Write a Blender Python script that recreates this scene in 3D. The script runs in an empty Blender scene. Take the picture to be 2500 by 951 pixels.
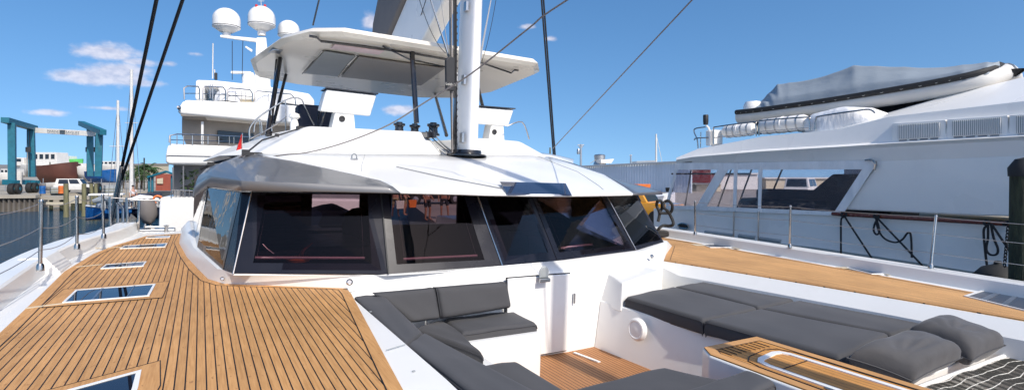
import bpy, math, random
from mathutils import Vector, Matrix
random.seed(7)
S=bpy.context.scene; COL=S.collection
# ------------------------------------------------------------------ camera maths
f=1296.; psi=math.radians(30.4); rho=math.radians(1.8); H=1.25
F=Vector((math.sin(psi),math.cos(psi),0)); R=Vector((math.cos(psi),-math.sin(psi),0)); U=Vector((0,0,1))
CAM=Vector((0,0,H))
# the catamaran lies heeled 1.8 degrees against the level world: B() works in its own frame, W() in the world's
I=R*math.cos(rho)+U*math.sin(rho); J=U*math.cos(rho)-R*math.sin(rho)
def _ray(px,py,boat):
    a=(px-1250)/f; b=-(py-429.5)/f
    return F+a*(I if boat else R)+b*(J if boat else U)
def _hit(v,X,Y,Z,D):
    if X is not None:t=X/v.x
    elif Y is not None:t=Y/v.y
    elif Z is not None:t=(Z-H)/v.z
    else:t=D
    return CAM+v*t
def W(px,py,X=None,Y=None,Z=None,D=None): return _hit(_ray(px,py,False),X,Y,Z,D)
def B(px,py,X=None,Y=None,Z=None,D=None): return _hit(_ray(px,py,True),X,Y,Z,D)
def b2w(p):
    d=Vector(p)-CAM
    return CAM+F*d.dot(F)+R*d.dot(I)+U*d.dot(J)
# ------------------------------------------------------------------ mesh builder
class MB:
    def __init__(s,boat=False): s.v=[]; s.f=[]; s.boat=boat
    def add(s,vs,fs):
        o=len(s.v); s.v+=[Vector(p) for p in vs]; s.f+=[tuple(i+o for i in q) for q in fs]; return s
    def poly(s,pts): return s.add(pts,[tuple(range(len(pts)))])
    def prism(s,pts,ext):
        ext=Vector(ext); n=len(pts); pts=[Vector(p) for p in pts]
        vs=pts+[p+ext for p in pts]
        fs=[tuple(range(n-1,-1,-1)),tuple(range(n,2*n))]+[(i,(i+1)%n,(i+1)%n+n,i+n) for i in range(n)]
        return s.add(vs,fs)
    def box(s,c,d,rz=0,m=None):
        c=Vector(c); hx,hy,hz=d[0]/2,d[1]/2,d[2]/2
        vs=[Vector((x,y,z)) for z in(-hz,hz) for y in(-hy,hy) for x in(-hx,hx)]
        M=Matrix.Rotation(rz,3,'Z') if m is None else m
        return s.add([c+M@v for v in vs],[(0,2,3,1),(4,5,7,6),(0,1,5,4),(2,6,7,3),(0,4,6,2),(1,3,7,5)])
    def hexa(s,b4,t4): # bottom 4, top 4 corners in the same order
        return s.add(list(b4)+list(t4),[(3,2,1,0),(4,5,6,7),(0,1,5,4),(1,2,6,5),(2,3,7,6),(3,0,4,7)])
    def loft(s,rings,closed=True,caps=True):
        n=len(rings[0]); vs=[p for r in rings for p in r]; fs=[]
        for k in range(len(rings)-1):
            for i in range(n if closed else n-1):
                j=(i+1)%n; fs.append((k*n+i,k*n+j,(k+1)*n+j,(k+1)*n+i))
        if closed and caps: fs+= [tuple(range(n-1,-1,-1)),tuple(range((len(rings)-1)*n,len(rings)*n))]
        return s.add(vs,fs)
    def tube(s,path,r,n=8,sq=1.0):
        path=[Vector(p) for p in path]; rings=[]; up=None
        for k,p in enumerate(path):
            a=path[max(k-1,0)]; b=path[min(k+1,len(path)-1)]; t=(b-a)
            t=t.normalized() if t.length>1e-9 else Vector((0,0,1))
            if up is None: up=Vector((0,0,1)) if abs(t.z)<.9 else Vector((0,1,0))
            x=t.cross(up).normalized(); y=x.cross(t).normalized(); up=y
            rr=r[k] if isinstance(r,(list,tuple)) else r
            rings.append([p+x*(rr*math.cos(2*math.pi*i/n))+y*(rr*sq*math.sin(2*math.pi*i/n)) for i in range(n)])
        return s.loft(rings)
    def lathe(s,c,prof,n=24,axis=None):
        c=Vector(c); ax=(Vector(axis) if axis is not None else Vector((0,0,1))).normalized()
        x=ax.orthogonal().normalized(); y=ax.cross(x)
        return s.loft([[c+ax*h+x*(max(r,1e-4)*math.cos(2*math.pi*i/n))+y*(max(r,1e-4)*math.sin(2*math.pi*i/n)) for i in range(n)] for r,h in prof])
    def grid(s,fn,nu,nv):
        vs=[fn(i/nu,j/nv) for j in range(nv+1) for i in range(nu+1)]
        return s.add(vs,[(j*(nu+1)+i,j*(nu+1)+i+1,(j+1)*(nu+1)+i+1,(j+1)*(nu+1)+i) for j in range(nv) for i in range(nu)])
    def build(s,name,mat,parent=None,ang=35,bevel=0,seg=2,solid=0,origin=None,weld=0):
        vs=[b2w(v) if s.boat else v for v in s.v]
        if parent is not None: o=ORG[parent.name]
        elif origin is not None: o=Vector(origin)
        else:
            xs=[v.x for v in vs]; ys=[v.y for v in vs]; zs=[v.z for v in vs]
            o=Vector(((min(xs)+max(xs))/2,(min(ys)+max(ys))/2,min(zs)))
        me=bpy.data.meshes.new(name); me.from_pydata([v-o for v in vs],[],s.f); me.validate(); me.update()
        ob=bpy.data.objects.new(name,me); COL.objects.link(ob); me.materials.append(mat)
        if parent is not None: ob.parent=parent
        else: ob.location=o
        ORG[ob.name]=o
        import bmesh
        bm=bmesh.new(); bm.from_mesh(me)
        if weld: bmesh.ops.remove_doubles(bm,verts=bm.verts,dist=weld)
        bmesh.ops.recalc_face_normals(bm,faces=bm.faces); bm.to_mesh(me); bm.free()
        if ang:
            me.polygons.foreach_set('use_smooth',[True]*len(me.polygons)); me.set_sharp_from_angle(angle=math.radians(ang))
        if solid:
            m=ob.modifiers.new('solid','SOLIDIFY'); m.thickness=solid; m.offset=-1
        if bevel:
            m=ob.modifiers.new('bevel','BEVEL'); m.width=bevel; m.segments=seg; m.limit_method='ANGLE'; m.angle_limit=math.radians(32); m.harden_normals=True
            if not ang: me.polygons.foreach_set('use_smooth',[True]*len(me.polygons))
        return ob
ORG={}
def tag(o,label=None,cat=None,group=None,kind=None):
    if label:o['label']=label
    if cat:o['category']=cat
    if group:o['group']=group
    if kind:o['kind']=kind
    return o
def thing(name,loc,label,cat,group=None,boat=False):
    o=bpy.data.objects.new(name,None); o.empty_display_size=.3; COL.objects.link(o)
    o.location=b2w(loc) if boat else Vector(loc); ORG[o.name]=o.location.copy()
    return tag(o,label,cat,group)
def copy_tree(o,loc,rz=0,parent=None):
    c=o.copy(); COL.objects.link(c)
    if parent is None: c.location=Vector(loc); c.rotation_euler=(0,0,rz)
    else: c.parent=parent
    for ch in list(o.children): copy_tree(ch,None,0,c)
    return c
def V(*a): return Vector(a)
def lerp(a,b,t): return Vector(a)*(1-t)+Vector(b)*t
def sag(a,b,d,n=14): return [lerp(a,b,i/n)-V(0,0,4*d*(i/n)*(1-i/n)) for i in range(n+1)]
def smoothpath(pts,n=6):
    pts=[Vector(p) for p in pts]; out=[]
    for i in range(len(pts)-1):
        p0=pts[max(i-1,0)];p1=pts[i];p2=pts[i+1];p3=pts[min(i+2,len(pts)-1)]
        for k in range(n):
            t=k/n
            out.append(.5*((2*p1)+(-p0+p2)*t+(2*p0-5*p1+4*p2-p3)*t*t+(-p0+3*p1-3*p2+p3)*t**3))
    return out+[pts[-1]]
# ------------------------------------------------------------------ materials
def nodes(name):
    m=bpy.data.materials.new(name); m.use_nodes=True; nt=m.node_tree; nt.nodes.clear(); return m,nt
def N(nt,t,**k):
    n=nt.nodes.new(t)
    for a,b in k.items():
        if a.startswith('i_'): n.inputs[a[2:].replace('_',' ')].default_value=b
        else: setattr(n,a,b)
    return n
def mat(name,col,rough=.4,metal=0,coat=0,var=.08,scale=3.,bump=0.,bscale=60.,spec=.5,stretch=None,dirt=None,sheen=0):
    m,nt=nodes(name); L=nt.links.new
    out=N(nt,'ShaderNodeOutputMaterial'); b=N(nt,'ShaderNodeBsdfPrincipled'); L(b.outputs[0],out.inputs[0])
    tc=N(nt,'ShaderNodeTexCoord'); src=tc.outputs['Object']
    if stretch:
        mp=N(nt,'ShaderNodeMapping'); mp.inputs['Scale'].default_value=stretch; L(src,mp.inputs[0]); src=mp.outputs[0]
    n=N(nt,'ShaderNodeTexNoise'); n.inputs['Scale'].default_value=scale; n.inputs['Detail'].default_value=5; L(src,n.inputs[0])
    r=N(nt,'ShaderNodeMapRange'); r.inputs[1].default_value=.3; r.inputs[2].default_value=.7; r.inputs[3].default_value=1-var; r.inputs[4].default_value=1+var; L(n.outputs[0],r.inputs[0])
    vm=N(nt,'ShaderNodeVectorMath',operation='SCALE'); vm.inputs[0].default_value=col[:3]; L(r.outputs[0],vm.inputs['Scale'])
    csrc=vm.outputs[0]
    if dirt:
        n2=N(nt,'ShaderNodeTexNoise'); n2.inputs['Scale'].default_value=dirt[1]; n2.inputs['Detail'].default_value=8; n2.inputs['Roughness'].default_value=.7; L(src,n2.inputs[0])
        r2=N(nt,'ShaderNodeMapRange'); r2.inputs[1].default_value=.55; r2.inputs[2].default_value=.75; r2.inputs[4].default_value=dirt[2]; L(n2.outputs[0],r2.inputs[0])
        mx=N(nt,'ShaderNodeMix',data_type='RGBA'); L(r2.outputs[0],mx.inputs[0]); L(csrc,mx.inputs[6]); mx.inputs[7].default_value=(*dirt[0],1); csrc=mx.outputs[2]
    L(csrc,b.inputs['Base Color'])
    rr=N(nt,'ShaderNodeMapRange'); rr.inputs[1].default_value=.3; rr.inputs[2].default_value=.7; rr.inputs[3].default_value=max(rough-.06,.01); rr.inputs[4].default_value=min(rough+.06,1); L(n.outputs[0],rr.inputs[0]); L(rr.outputs[0],b.inputs['Roughness'])
    b.inputs['Metallic'].default_value=metal; b.inputs['Specular IOR Level'].default_value=spec
    b.inputs['Coat Weight'].default_value=coat; b.inputs['Coat Roughness'].default_value=.06
    if sheen: b.inputs['Sheen Weight'].default_value=sheen
    if bump:
        n3=N(nt,'ShaderNodeTexNoise'); n3.inputs['Scale'].default_value=bscale; n3.inputs['Detail'].default_value=4; L(src,n3.inputs[0])
        bp=N(nt,'ShaderNodeBump'); bp.inputs['Strength'].default_value=1; bp.inputs['Distance'].default_value=bump; L(n3.outputs[0],bp.inputs['Height']); L(bp.outputs[0],b.inputs['Normal'])
    return m
def teak(name,w=.053,line=.11,axis='X',lines=True,ang=0,base=(.53,.285,.112)):
    m,nt=nodes(name); L=nt.links.new
    out=N(nt,'ShaderNodeOutputMaterial'); b=N(nt,'ShaderNodeBsdfPrincipled'); L(b.outputs[0],out.inputs[0])
    tc=N(nt,'ShaderNodeTexCoord'); mp=N(nt,'ShaderNodeMapping'); mp.inputs['Rotation'].default_value=(0,0,ang); L(tc.outputs['Object'],mp.inputs[0])
    sp=N(nt,'ShaderNodeSeparateXYZ'); L(mp.outputs[0],sp.inputs[0])
    dv=N(nt,'ShaderNodeMath',operation='DIVIDE'); L(sp.outputs[axis],dv.inputs[0]); dv.inputs[1].default_value=w
    fl=N(nt,'ShaderNodeMath',operation='FLOOR'); L(dv.outputs[0],fl.inputs[0])
    fr=N(nt,'ShaderNodeMath',operation='FRACT'); L(dv.outputs[0],fr.inputs[0])
    wn=N(nt,'ShaderNodeTexWhiteNoise',noise_dimensions='1D'); L(fl.outputs[0],wn.inputs['W'])
    mp2=N(nt,'ShaderNodeMapping'); mp2.inputs['Scale'].default_value=(60,3.5,1) if axis=='X' else (3.5,60,1); L(mp.outputs[0],mp2.inputs[0])
    ad=N(nt,'ShaderNodeVectorMath',operation='ADD'); L(mp2.outputs[0],ad.inputs[0]); L(wn.outputs['Color'],ad.inputs[1])
    g=N(nt,'ShaderNodeTexNoise'); g.inputs['Scale'].default_value=1.3; g.inputs['Detail'].default_value=6; L(ad.outputs[0],g.inputs[0])
    cr=N(nt,'ShaderNodeValToRGB'); L(g.outputs[0],cr.inputs[0])
    e=cr.color_ramp.elements; e[0].position=.28; e[0].color=(base[0]*.82,base[1]*.77,base[2]*.7,1); e[1].position=.62; e[1].color=(*[c*1.08 for c in base],1)
    # weather spots
    mp3=N(nt,'ShaderNodeMapping'); mp3.inputs['Scale'].default_value=(34,13,1) if axis=='X' else (13,34,1); L(mp.outputs[0],mp3.inputs[0])
    s=N(nt,'ShaderNodeTexNoise'); s.inputs['Scale'].default_value=1; s.inputs['Detail'].default_value=3; L(mp3.outputs[0],s.inputs[0])
    sr=N(nt,'ShaderNodeMapRange'); sr.inputs[1].default_value=.64; sr.inputs[2].default_value=.74; sr.inputs[4].default_value=.55; L(s.outputs[0],sr.inputs[0])
    mx=N(nt,'ShaderNodeMix',data_type='RGBA'); L(sr.outputs[0],mx.inputs[0]); L(cr.outputs[0],mx.inputs[6]); mx.inputs[7].default_value=(base[0]*.35,base[1]*.27,base[2]*.25,1)
    # broad fading and per plank tone
    bn=N(nt,'ShaderNodeTexNoise'); bn.inputs['Scale'].default_value=1.1; bn.inputs['Detail'].default_value=3; L(mp.outputs[0],bn.inputs[0])
    t1=N(nt,'ShaderNodeMapRange'); t1.inputs[3].default_value=.91; t1.inputs[4].default_value=1.08; L(wn.outputs['Value'],t1.inputs[0])
    t2=N(nt,'ShaderNodeMapRange'); t2.inputs[1].default_value=.3; t2.inputs[2].default_value=.7; t2.inputs[3].default_value=.88; t2.inputs[4].default_value=1.14; L(bn.outputs[0],t2.inputs[0])
    mu=N(nt,'ShaderNodeMath',operation='MULTIPLY'); L(t1.outputs[0],mu.inputs[0]); L(t2.outputs[0],mu.inputs[1])
    sc=N(nt,'ShaderNodeVectorMath',operation='SCALE'); L(mx.outputs[2],sc.inputs[0]); L((mu if lines else t2).outputs[0],sc.inputs['Scale'])
    col=sc.outputs[0]
    if lines:
        lt=N(nt,'ShaderNodeMath',operation='LESS_THAN'); L(fr.outputs[0],lt.inputs[0]); lt.inputs[1].default_value=line
        m2=N(nt,'ShaderNodeMix',data_type='RGBA'); L(lt.outputs[0],m2.inputs[0]); L(col,m2.inputs[6]); m2.inputs[7].default_value=(.012,.011,.012,1); col=m2.outputs[2]
    L(col,b.inputs['Base Color']); b.inputs['Roughness'].default_value=.6; b.inputs['Specular IOR Level'].default_value=.3
    bp=N(nt,'ShaderNodeBump'); bp.inputs['Distance'].default_value=.0012; L(g.outputs[0],bp.inputs['Height']); L(bp.outputs[0],b.inputs['Normal'])
    return m
def tinted(name,tint,refl=(1,1,1),ior=1.5,rough=.01,base=None,mixb=0.0,wave=0.0):
    m,nt=nodes(name); L=nt.links.new
    out=N(nt,'ShaderNodeOutputMaterial'); t=N(nt,'ShaderNodeBsdfTransparent'); t.inputs[0].default_value=(*tint,1)
    g=N(nt,'ShaderNodeBsdfGlossy'); g.inputs[0].default_value=(*refl,1); g.inputs['Roughness'].default_value=rough
    fr=N(nt,'ShaderNodeFresnel'); fr.inputs[0].default_value=ior
    if wave:
        tc=N(nt,'ShaderNodeTexCoord'); no=N(nt,'ShaderNodeTexNoise'); no.inputs['Scale'].default_value=2.5; L(tc.outputs['Object'],no.inputs[0])
        bp=N(nt,'ShaderNodeBump'); bp.inputs['Distance'].default_value=wave; L(no.outputs[0],bp.inputs['Height']); L(bp.outputs[0],g.inputs['Normal']); L(bp.outputs[0],fr.inputs['Normal'])
    last=t.outputs[0]
    if base:
        d=N(nt,'ShaderNodeBsdfDiffuse'); d.inputs[0].default_value=(*base,1); mb=N(nt,'ShaderNodeMixShader'); mb.inputs[0].default_value=mixb
        L(last,mb.inputs[1]); L(d.outputs[0],mb.inputs[2]); last=mb.outputs[0]
    mx=N(nt,'ShaderNodeMixShader'); L(fr.outputs[0],mx.inputs[0]); L(last,mx.inputs[1]); L(g.outputs[0],mx.inputs[2]); L(mx.outputs[0],out.inputs[0])
    return m
M={}
M['white']=mat('white gelcoat',(.83,.82,.79),.38,coat=.22,var=.02,scale=1.3,dirt=((.70,.68,.64),2.6,.35),bump=.0004,bscale=140)
M['white2']=mat('white yacht paint',(.88,.855,.81),.3,coat=.25,var=.02,scale=.8,bump=.0015,bscale=1.2,dirt=((.68,.67,.64),.9,.3))
M['cream']=mat('cream gelcoat with warm bounce',(.86,.79,.67),.3,coat=.4,var=.03,scale=1.)  # cream includes the warm bounce light under the hardtop
M['nonskid']=mat('non skid gelcoat',(.72,.71,.69),.6,var=.03,scale=2,bump=.001,bscale=300)
M['silver']=mat('silver grey metallic paint',(.15,.15,.155),.42,metal=.25,coat=.28,var=.05,scale=1.,bump=.004,bscale=1.4)
M['skylight']=tinted('blue skylight glass',(.03,.035,.06),ior=1.6,base=(.05,.07,.13),mixb=.6)
M['black']=mat('black gloss coating',(.014,.014,.018),.2,coat=.5,var=.15)
M['blackmat']=mat('black matt composite',(.02,.02,.022),.55,var=.2)
M['rubber']=mat('black rubber',(.018,.018,.018),.7,var=.2)
M['frit']=mat('black window surround',(.010,.010,.016),.28,spec=.35,coat=.0,var=.1)
M['glass']=tinted('dark tinted window glass',(.58,.49,.52),ior=1.25,wave=.0008)
M['glass2']=tinted('dark side window glass',(.26,.23,.25),ior=1.3,wave=.004)
M['hatchglass']=tinted('smoked hatch glass',(.06,.06,.09),ior=1.5,base=(.02,.025,.045),mixb=.5)
M['vinyl']=tinted('clear vinyl',(.84,.82,.86),ior=1.35,rough=.04,base=(.6,.6,.65),mixb=.07,wave=.01)
M['clearglass']=tinted('vehicle glass',(.2,.28,.28),ior=1.5)
M['steel']=mat('polished stainless steel',(.50,.47,.44),.2,metal=1,var=.06,scale=8)
M['steel_dull']=mat('brushed steel',(.5,.5,.5),.35,metal=1,var=.1,scale=10)
M['wire']=mat('steel wire',(.38,.37,.36),.4,metal=.8)
M['rope']=mat('grey braided rope',(.24,.215,.2),.85,var=.3,scale=90,bump=.002,bscale=200)
M['ropeblack']=mat('black braided rope',(.016,.016,.018),.75,var=.3,scale=90)
M['ropewhite']=mat('pale cord',(.55,.53,.48),.8,var=.15,scale=50)
M['cord2']=mat('dark olive cord',(.05,.048,.04),.85,var=.3,scale=30)
M['cushion']=mat('charcoal canvas upholstery',(.058,.057,.060),.85,var=.13,scale=1.7,bump=.0022,bscale=6,sheen=.08,dirt=((.075,.073,.074),4,.4))
M['pillow']=mat('charcoal linen pillow',(.072,.069,.07),.9,var=.12,scale=3,bump=.006,bscale=7,sheen=.15)
M['piping']=mat('charcoal piping',(.05,.05,.055),.8)
M['pink']=mat('pale pink blind rail',(.85,.66,.68),.5)
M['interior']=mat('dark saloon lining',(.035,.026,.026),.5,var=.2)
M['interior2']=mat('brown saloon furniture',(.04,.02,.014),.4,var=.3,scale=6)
M['teak']=teak('teak deck planking',line=.145)
M['teakm']=teak('teak margin board',lines=False)
M['teakr']=teak('teak side deck planking',w=.053,line=.06,base=(.60,.335,.135))
M['teakf']=teak('cockpit teak floor',w=.05,line=.16,base=(.42,.20,.085))
M['teakt']=teak('table teak planking',w=.062,line=.08,base=(.52,.25,.07))
M['caulk']=mat('black caulking',(.012,.012,.012),.6)
M['creamseam']=mat('pale seam board',(.66,.55,.38),.6)
M['grille']=mat('grey vent grille',(.34,.36,.36),.5,var=.1)
M['red']=mat('red cloth',(.62,.03,.03),.7)
M['covergrey']=mat('blue grey boat cover',(.27,.31,.345),.7,var=.06,scale=1,bump=.02,bscale=2.2,stretch=(1,1,2))
M['canvaswhite']=mat('white canvas',(.86,.85,.84),.7,var=.10,bump=.03,bscale=9,stretch=(1,1,.35))
M['bag']=mat('warm grey sail bag canvas',(.17,.155,.15),.8,var=.08,bump=.03,bscale=1.6)
M['mahogany']=mat('varnished mahogany',(.16,.035,.014),.25,coat=.6,var=.2,scale=12)
M['teal']=mat('teal crane paint',(.008,.13,.185),.5,var=.15,dirt=((.10,.09,.07),1.2,.4))
M['liftwhite']=mat('white crane beam paint',(.68,.66,.62),.5,var=.06)
M['concrete']=mat('concrete',(.36,.32,.26),.85,var=.15,scale=.5,dirt=((.2,.17,.13),.25,.5))
M['asphalt']=mat('pale worn asphalt',(.27,.235,.20),.9,var=.18,scale=.3,bump=.01,bscale=20,dirt=((.14,.12,.11),.15,.5))
M['sheetpile']=mat('rusty sheet piling',(.13,.115,.10),.8,var=.3,scale=.8)
M['timber']=mat('weathered piling timber',(.17,.16,.085),.85,var=.35,scale=2,stretch=(4,4,.6),bump=.01,bscale=12)
M['timberdark']=mat('dark weathered piling',(.045,.05,.028),.9,var=.5,scale=4,stretch=(4,4,.7),bump=.03,bscale=14)
M['brown']=mat('brown hull paint',(.11,.04,.028),.45,var=.25,scale=.5)
M['green']=mat('bright green paint',(.12,.55,.14),.5,var=.1)
M['blue']=mat('blue hull paint',(.01,.10,.32),.3,var=.15,coat=.4)
M['navy']=mat('navy cloth',(.012,.02,.045),.7)
M['navycover']=mat('blue grey boat cloth',(.05,.06,.10),.8)
M['beige']=mat('beige wall',(.56,.49,.36),.8,var=.06)
M['greywall']=mat('grey wall and recess shade',(.20,.20,.21),.5,var=.1)
M['brownwall']=mat('brown shaded soffit',(.30,.27,.24),.5)  # brown carries the shading of the left yacht's deck recess
M['windowdark']=mat('dark window',(.012,.014,.018),.08,coat=.5)
M['redwall']=mat('red brown wall',(.32,.08,.05),.7,var=.1)
M['orange']=mat('orange paint',(.65,.16,.03),.5,var=.1)
M['yellow']=mat('yellow car paint',(.75,.33,.01),.2,coat=1,var=.03)
M['leaf']=mat('palm and shrub foliage',(.045,.085,.025),.6,var=.4,scale=3)
M['bark']=mat('tree bark',(.12,.09,.06),.9,var=.3)
M['skin']=mat('skin',(.42,.22,.15),.55,var=.08)
M['skin2']=mat('tanned skin',(.30,.14,.085),.55,var=.08)
M['shirt']=mat('white shirt',(.66,.62,.62),.85)
M['shorts']=mat('dark shorts',(.02,.022,.03),.85)
M['khaki']=mat('tan cloth',(.34,.26,.15),.85)
M['hair']=mat('dark hair',(.03,.02,.014),.6)
M['tubegrey']=mat('pale hypalon tube',(.62,.60,.56),.5,var=.04)
M['signtext']=mat('dark lettering',(.03,.05,.07),.5)
def corrug(name,col,w,axis='X',strength=.03):
    m,nt=nodes(name); L=nt.links.new
    out=N(nt,'ShaderNodeOutputMaterial'); b=N(nt,'ShaderNodeBsdfPrincipled'); L(b.outputs[0],out.inputs[0])
    tc=N(nt,'ShaderNodeTexCoord'); wv=N(nt,'ShaderNodeTexWave',bands_direction=axis); wv.inputs['Scale'].default_value=w; L(tc.outputs['Object'],wv.inputs[0])
    bp=N(nt,'ShaderNodeBump'); bp.inputs['Distance'].default_value=strength; L(wv.outputs[0],bp.inputs['Height']); L(bp.outputs[0],b.inputs['Normal'])
    no=N(nt,'ShaderNodeTexNoise'); no.inputs['Scale'].default_value=.4; L(tc.outputs['Object'],no.inputs[0])
    r=N(nt,'ShaderNodeMapRange'); r.inputs[3].default_value=.85; r.inputs[4].default_value=1.15; L(no.outputs[0],r.inputs[0])
    v=N(nt,'ShaderNodeVectorMath',operation='SCALE'); v.inputs[0].default_value=col; L(r.outputs[0],v.inputs['Scale']); L(v.outputs[0],b.inputs['Base Color'])
    b.inputs['Roughness'].default_value=.45
    return m
M['corr']=corrug('pale corrugated steel',(.70,.76,.82),.55,'X',.12)
# ------------------------------------------------------------------ people (skin modifier figures)
def skinfig(name,verts,edges,rad,mt,parent,sub=1):
    me=bpy.data.meshes.new(name); me.from_pydata(verts,edges,[]); ob=bpy.data.objects.new(name,me); COL.objects.link(ob); ob.parent=parent; me.materials.append(mt)
    sk=ob.modifiers.new('skin','SKIN'); ob.modifiers.new('sub','SUBSURF').levels=sub; ob.modifiers['sub'].render_levels=sub
    if not me.skin_vertices: me.skin_vertices.new(name='')
    sv=me.skin_vertices[0].data
    for i,r in enumerate(rad): sv[i].radius=(r,r*.85) if not isinstance(r,tuple) else r
    for x in sv: x.use_root=False
    sv[0].use_root=True; sk.use_smooth_shade=True
    ORG[ob.name]=ORG[parent.name]; return ob
def person(loc,rz,label,shirt,shorts,skin,pose=0,s=1.0,group=None):
    t=thing('person',loc,label,'person',group); t.rotation_euler=(0,0,rz); t.scale=(s,s,s)
    k=.10 if pose==0 else .17
    vs=[(0,0,.95),(0,0,1.15),(0,0,1.38),(0,0,1.50),(0,-.01,1.60),(0,-.01,1.72),
        (-.18,0,1.40),(-.25,.02,1.12),(-.24,-.10,.88),(-.24,-.13,.80),
        (.18,0,1.40),(.26,.03,1.12),(.22,-.16,.93),(.20,-.22,.90),
        (-.10,0,.90),(-.12,-k*.3,.50),(-.13,0,.09),(-.13,-.14,.04),
        (.10,0,.90),(.12+k*.3,-.04,.50),(.13+k*.4,.02,.09),(.14+k*.5,-.12,.04)]
    es=[(0,1),(1,2),(2,3),(3,4),(4,5),(2,6),(6,7),(7,8),(8,9),(2,10),(10,11),(11,12),(12,13),(0,14),(14,15),(15,16),(16,17),(0,18),(18,19),(19,20),(20,21)]
    rad=[(.15,.10),(.135,.10),(.15,.10),.055,.085,.08,.06,.045,.035,.035,.06,.045,.035,.035,.085,.062,.04,.04,.085,.062,.04,.04]
    skinfig('body',vs,es,rad,skin,t)
    skinfig('shirt',[(0,0,1.0),(0,0,1.2),(0,0,1.40),(-.18,0,1.41),(-.245,.01,1.18),(.18,0,1.41),(.25,.02,1.18)],[(0,1),(1,2),(2,3),(3,4),(2,5),(5,6)],[(.165,.12),(.15,.115),(.155,.115),.075,.062,.075,.062],shirt,t)
    skinfig('shorts',[(0,0,.98),(-.10,0,.88),(-.12,-k*.25,.55),(.10,0,.88),(.12+k*.25,-.03,.55)],[(0,1),(1,2),(0,3),(3,4)],[(.165,.115),.10,.085,.10,.085],shorts,t)
    MB().lathe((0,0,0),[(0,0)]) if False else None
    h=MB(); h.lathe((0,.012,1.70),[(.0,-.02),(.095,-.01),(.10,.04),(.07,.10),(0,.125)],12); hb=h
    me=bpy.data.meshes.new('hair'); me.from_pydata(h.v,[],h.f); ob=bpy.data.objects.new('hair',me); COL.objects.link(ob); ob.parent=t; me.materials.append(M['hair']); me.polygons.foreach_set('use_smooth',[True]*len(me.polygons))
    return t
# ================================================================== CATAMARAN (near boat, camera stands in its bow cockpit)
CAT=thing('sailing_catamaran',(3.85,6,-1),'white sailing catamaran with teak decks, dark wraparound windows and a hardtop, filling the foreground','sailing catamaran',boat=True)
def bb(): return MB(True)
def P3(x,y,z): return Vector((x,y,z))
TLo=[(-1.0,-2.5),(-1.15,0),(-1.2,3),(-1.22,5.17),(-1.26,6.5),(-1.31,7.8),(-1.24,9.2),(-1.11,10.0),(-.78,11.29),(-.22,11.54)]
TLi=[(-.25,10.14),(-.12,8.56),(.0,7.5),(.12,6.75),(.25,6.45),(.6,6.24),(1.28,5.84),(1.37,5.74),(1.36,5.5),(1.04,2.94),(.7,0),(.42,-2.5)]
TRi=[(6.33,5.98),(6.6,4.6),(6.92,2.6),(7.0,1.8),(7.15,0),(7.3,-2.5)]
TRo=[(7.95,-2.5),(8.05,0),(8.18,2.26),(8.52,4.79),(8.75,6.8),(8.84,8.13),(8.86,9.5),(8.5,11.5),(8.05,11.5),(7.98,8.6),(7.88,7.3)]
def interp(tab,y,k):
    t=sorted(tab,key=lambda p:p[1]); 
    if y<=t[0][1]: return t[0][0]
    for a,b in zip(t,t[1:]):
        if a[1]<=y<=b[1]: return a[0]+(b[0]-a[0])*(y-a[1])/max(b[1]-a[1],1e-6)
    return t[-1][0]
# hulls: side, bulwark, cap and waterway as one loft per hull
def hull(side):
    ys=[-3.5,-2.5,-1,0,1,2,3,4,5,5.6,6.2,6.8,7.4,7.8,8.2,8.6,9,9.4,9.8,10.2,10.8,11.4,12.1]; rings=[]
    if side>0: ys+=[13,14,15]
    for y in ys:
        if side<0:
            xo=sum(interp(TLo,min(y+k*.35,11.2),0) for k in(-2,-1,0,1,2))/5-.03; 
            if y<0: xo+=(-y)*.12
            xi=(1.33 if y>2.6 else 1.30) if y<5.7 else 2.2; s=-1
        else:
            TT=[p for p in TRo if p[0]>8.06 or p[1]<1]; xo=sum(interp(TT,min(y+k*.35,10.5),0) for k in(-2,-1,0,1,2))/5+.03; 
            xi=interp(TRi,y,0)-.15 if y<6 else 6.2; s=1
        rings.append([P3(xi,y,-.17 if side>0 and y<6 else -.02),P3(xi+(.135 if side>0 and y<6 else .01),y,-.012),P3(xo+s*.07,y,-.012),P3(xo+s*.13,y,.0),P3(xo+s*.165,y,.15),P3(xo+s*.185,y,.17),P3(xo+s*.46,y,.165),P3(xo+s*.49,y,.13),
            P3(xo+s*.50,y,-.5),P3(xo+s*.38,y,-1.6),P3(xo+s*.05,y,-2.7),P3(xi-s*-.2,y,-2.7),P3(xi,y,-1.1)])
    return bb().loft(rings)
hull(-1).build('hull',M['white'],CAT,ang=24)
hull(1).build('hull',M['white'],CAT,ang=24)
b=bb(); b.box((4.0,6.2,-1.08),(5.3,15.6,.2)); b.build('bridgedeck',M['white'],CAT)
# gate block and steps on the port cap rail
b=bb()
b.prism([P3(-1.70,7.72,.178),P3(-1.47,7.72,.178),P3(-1.33,7.72,.012),P3(-1.33,7.72,-.03),P3(-1.70,7.72,-.03)],(0,.62,0)); b.build('gate_block',M['white'],CAT,bevel=.012)
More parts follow.
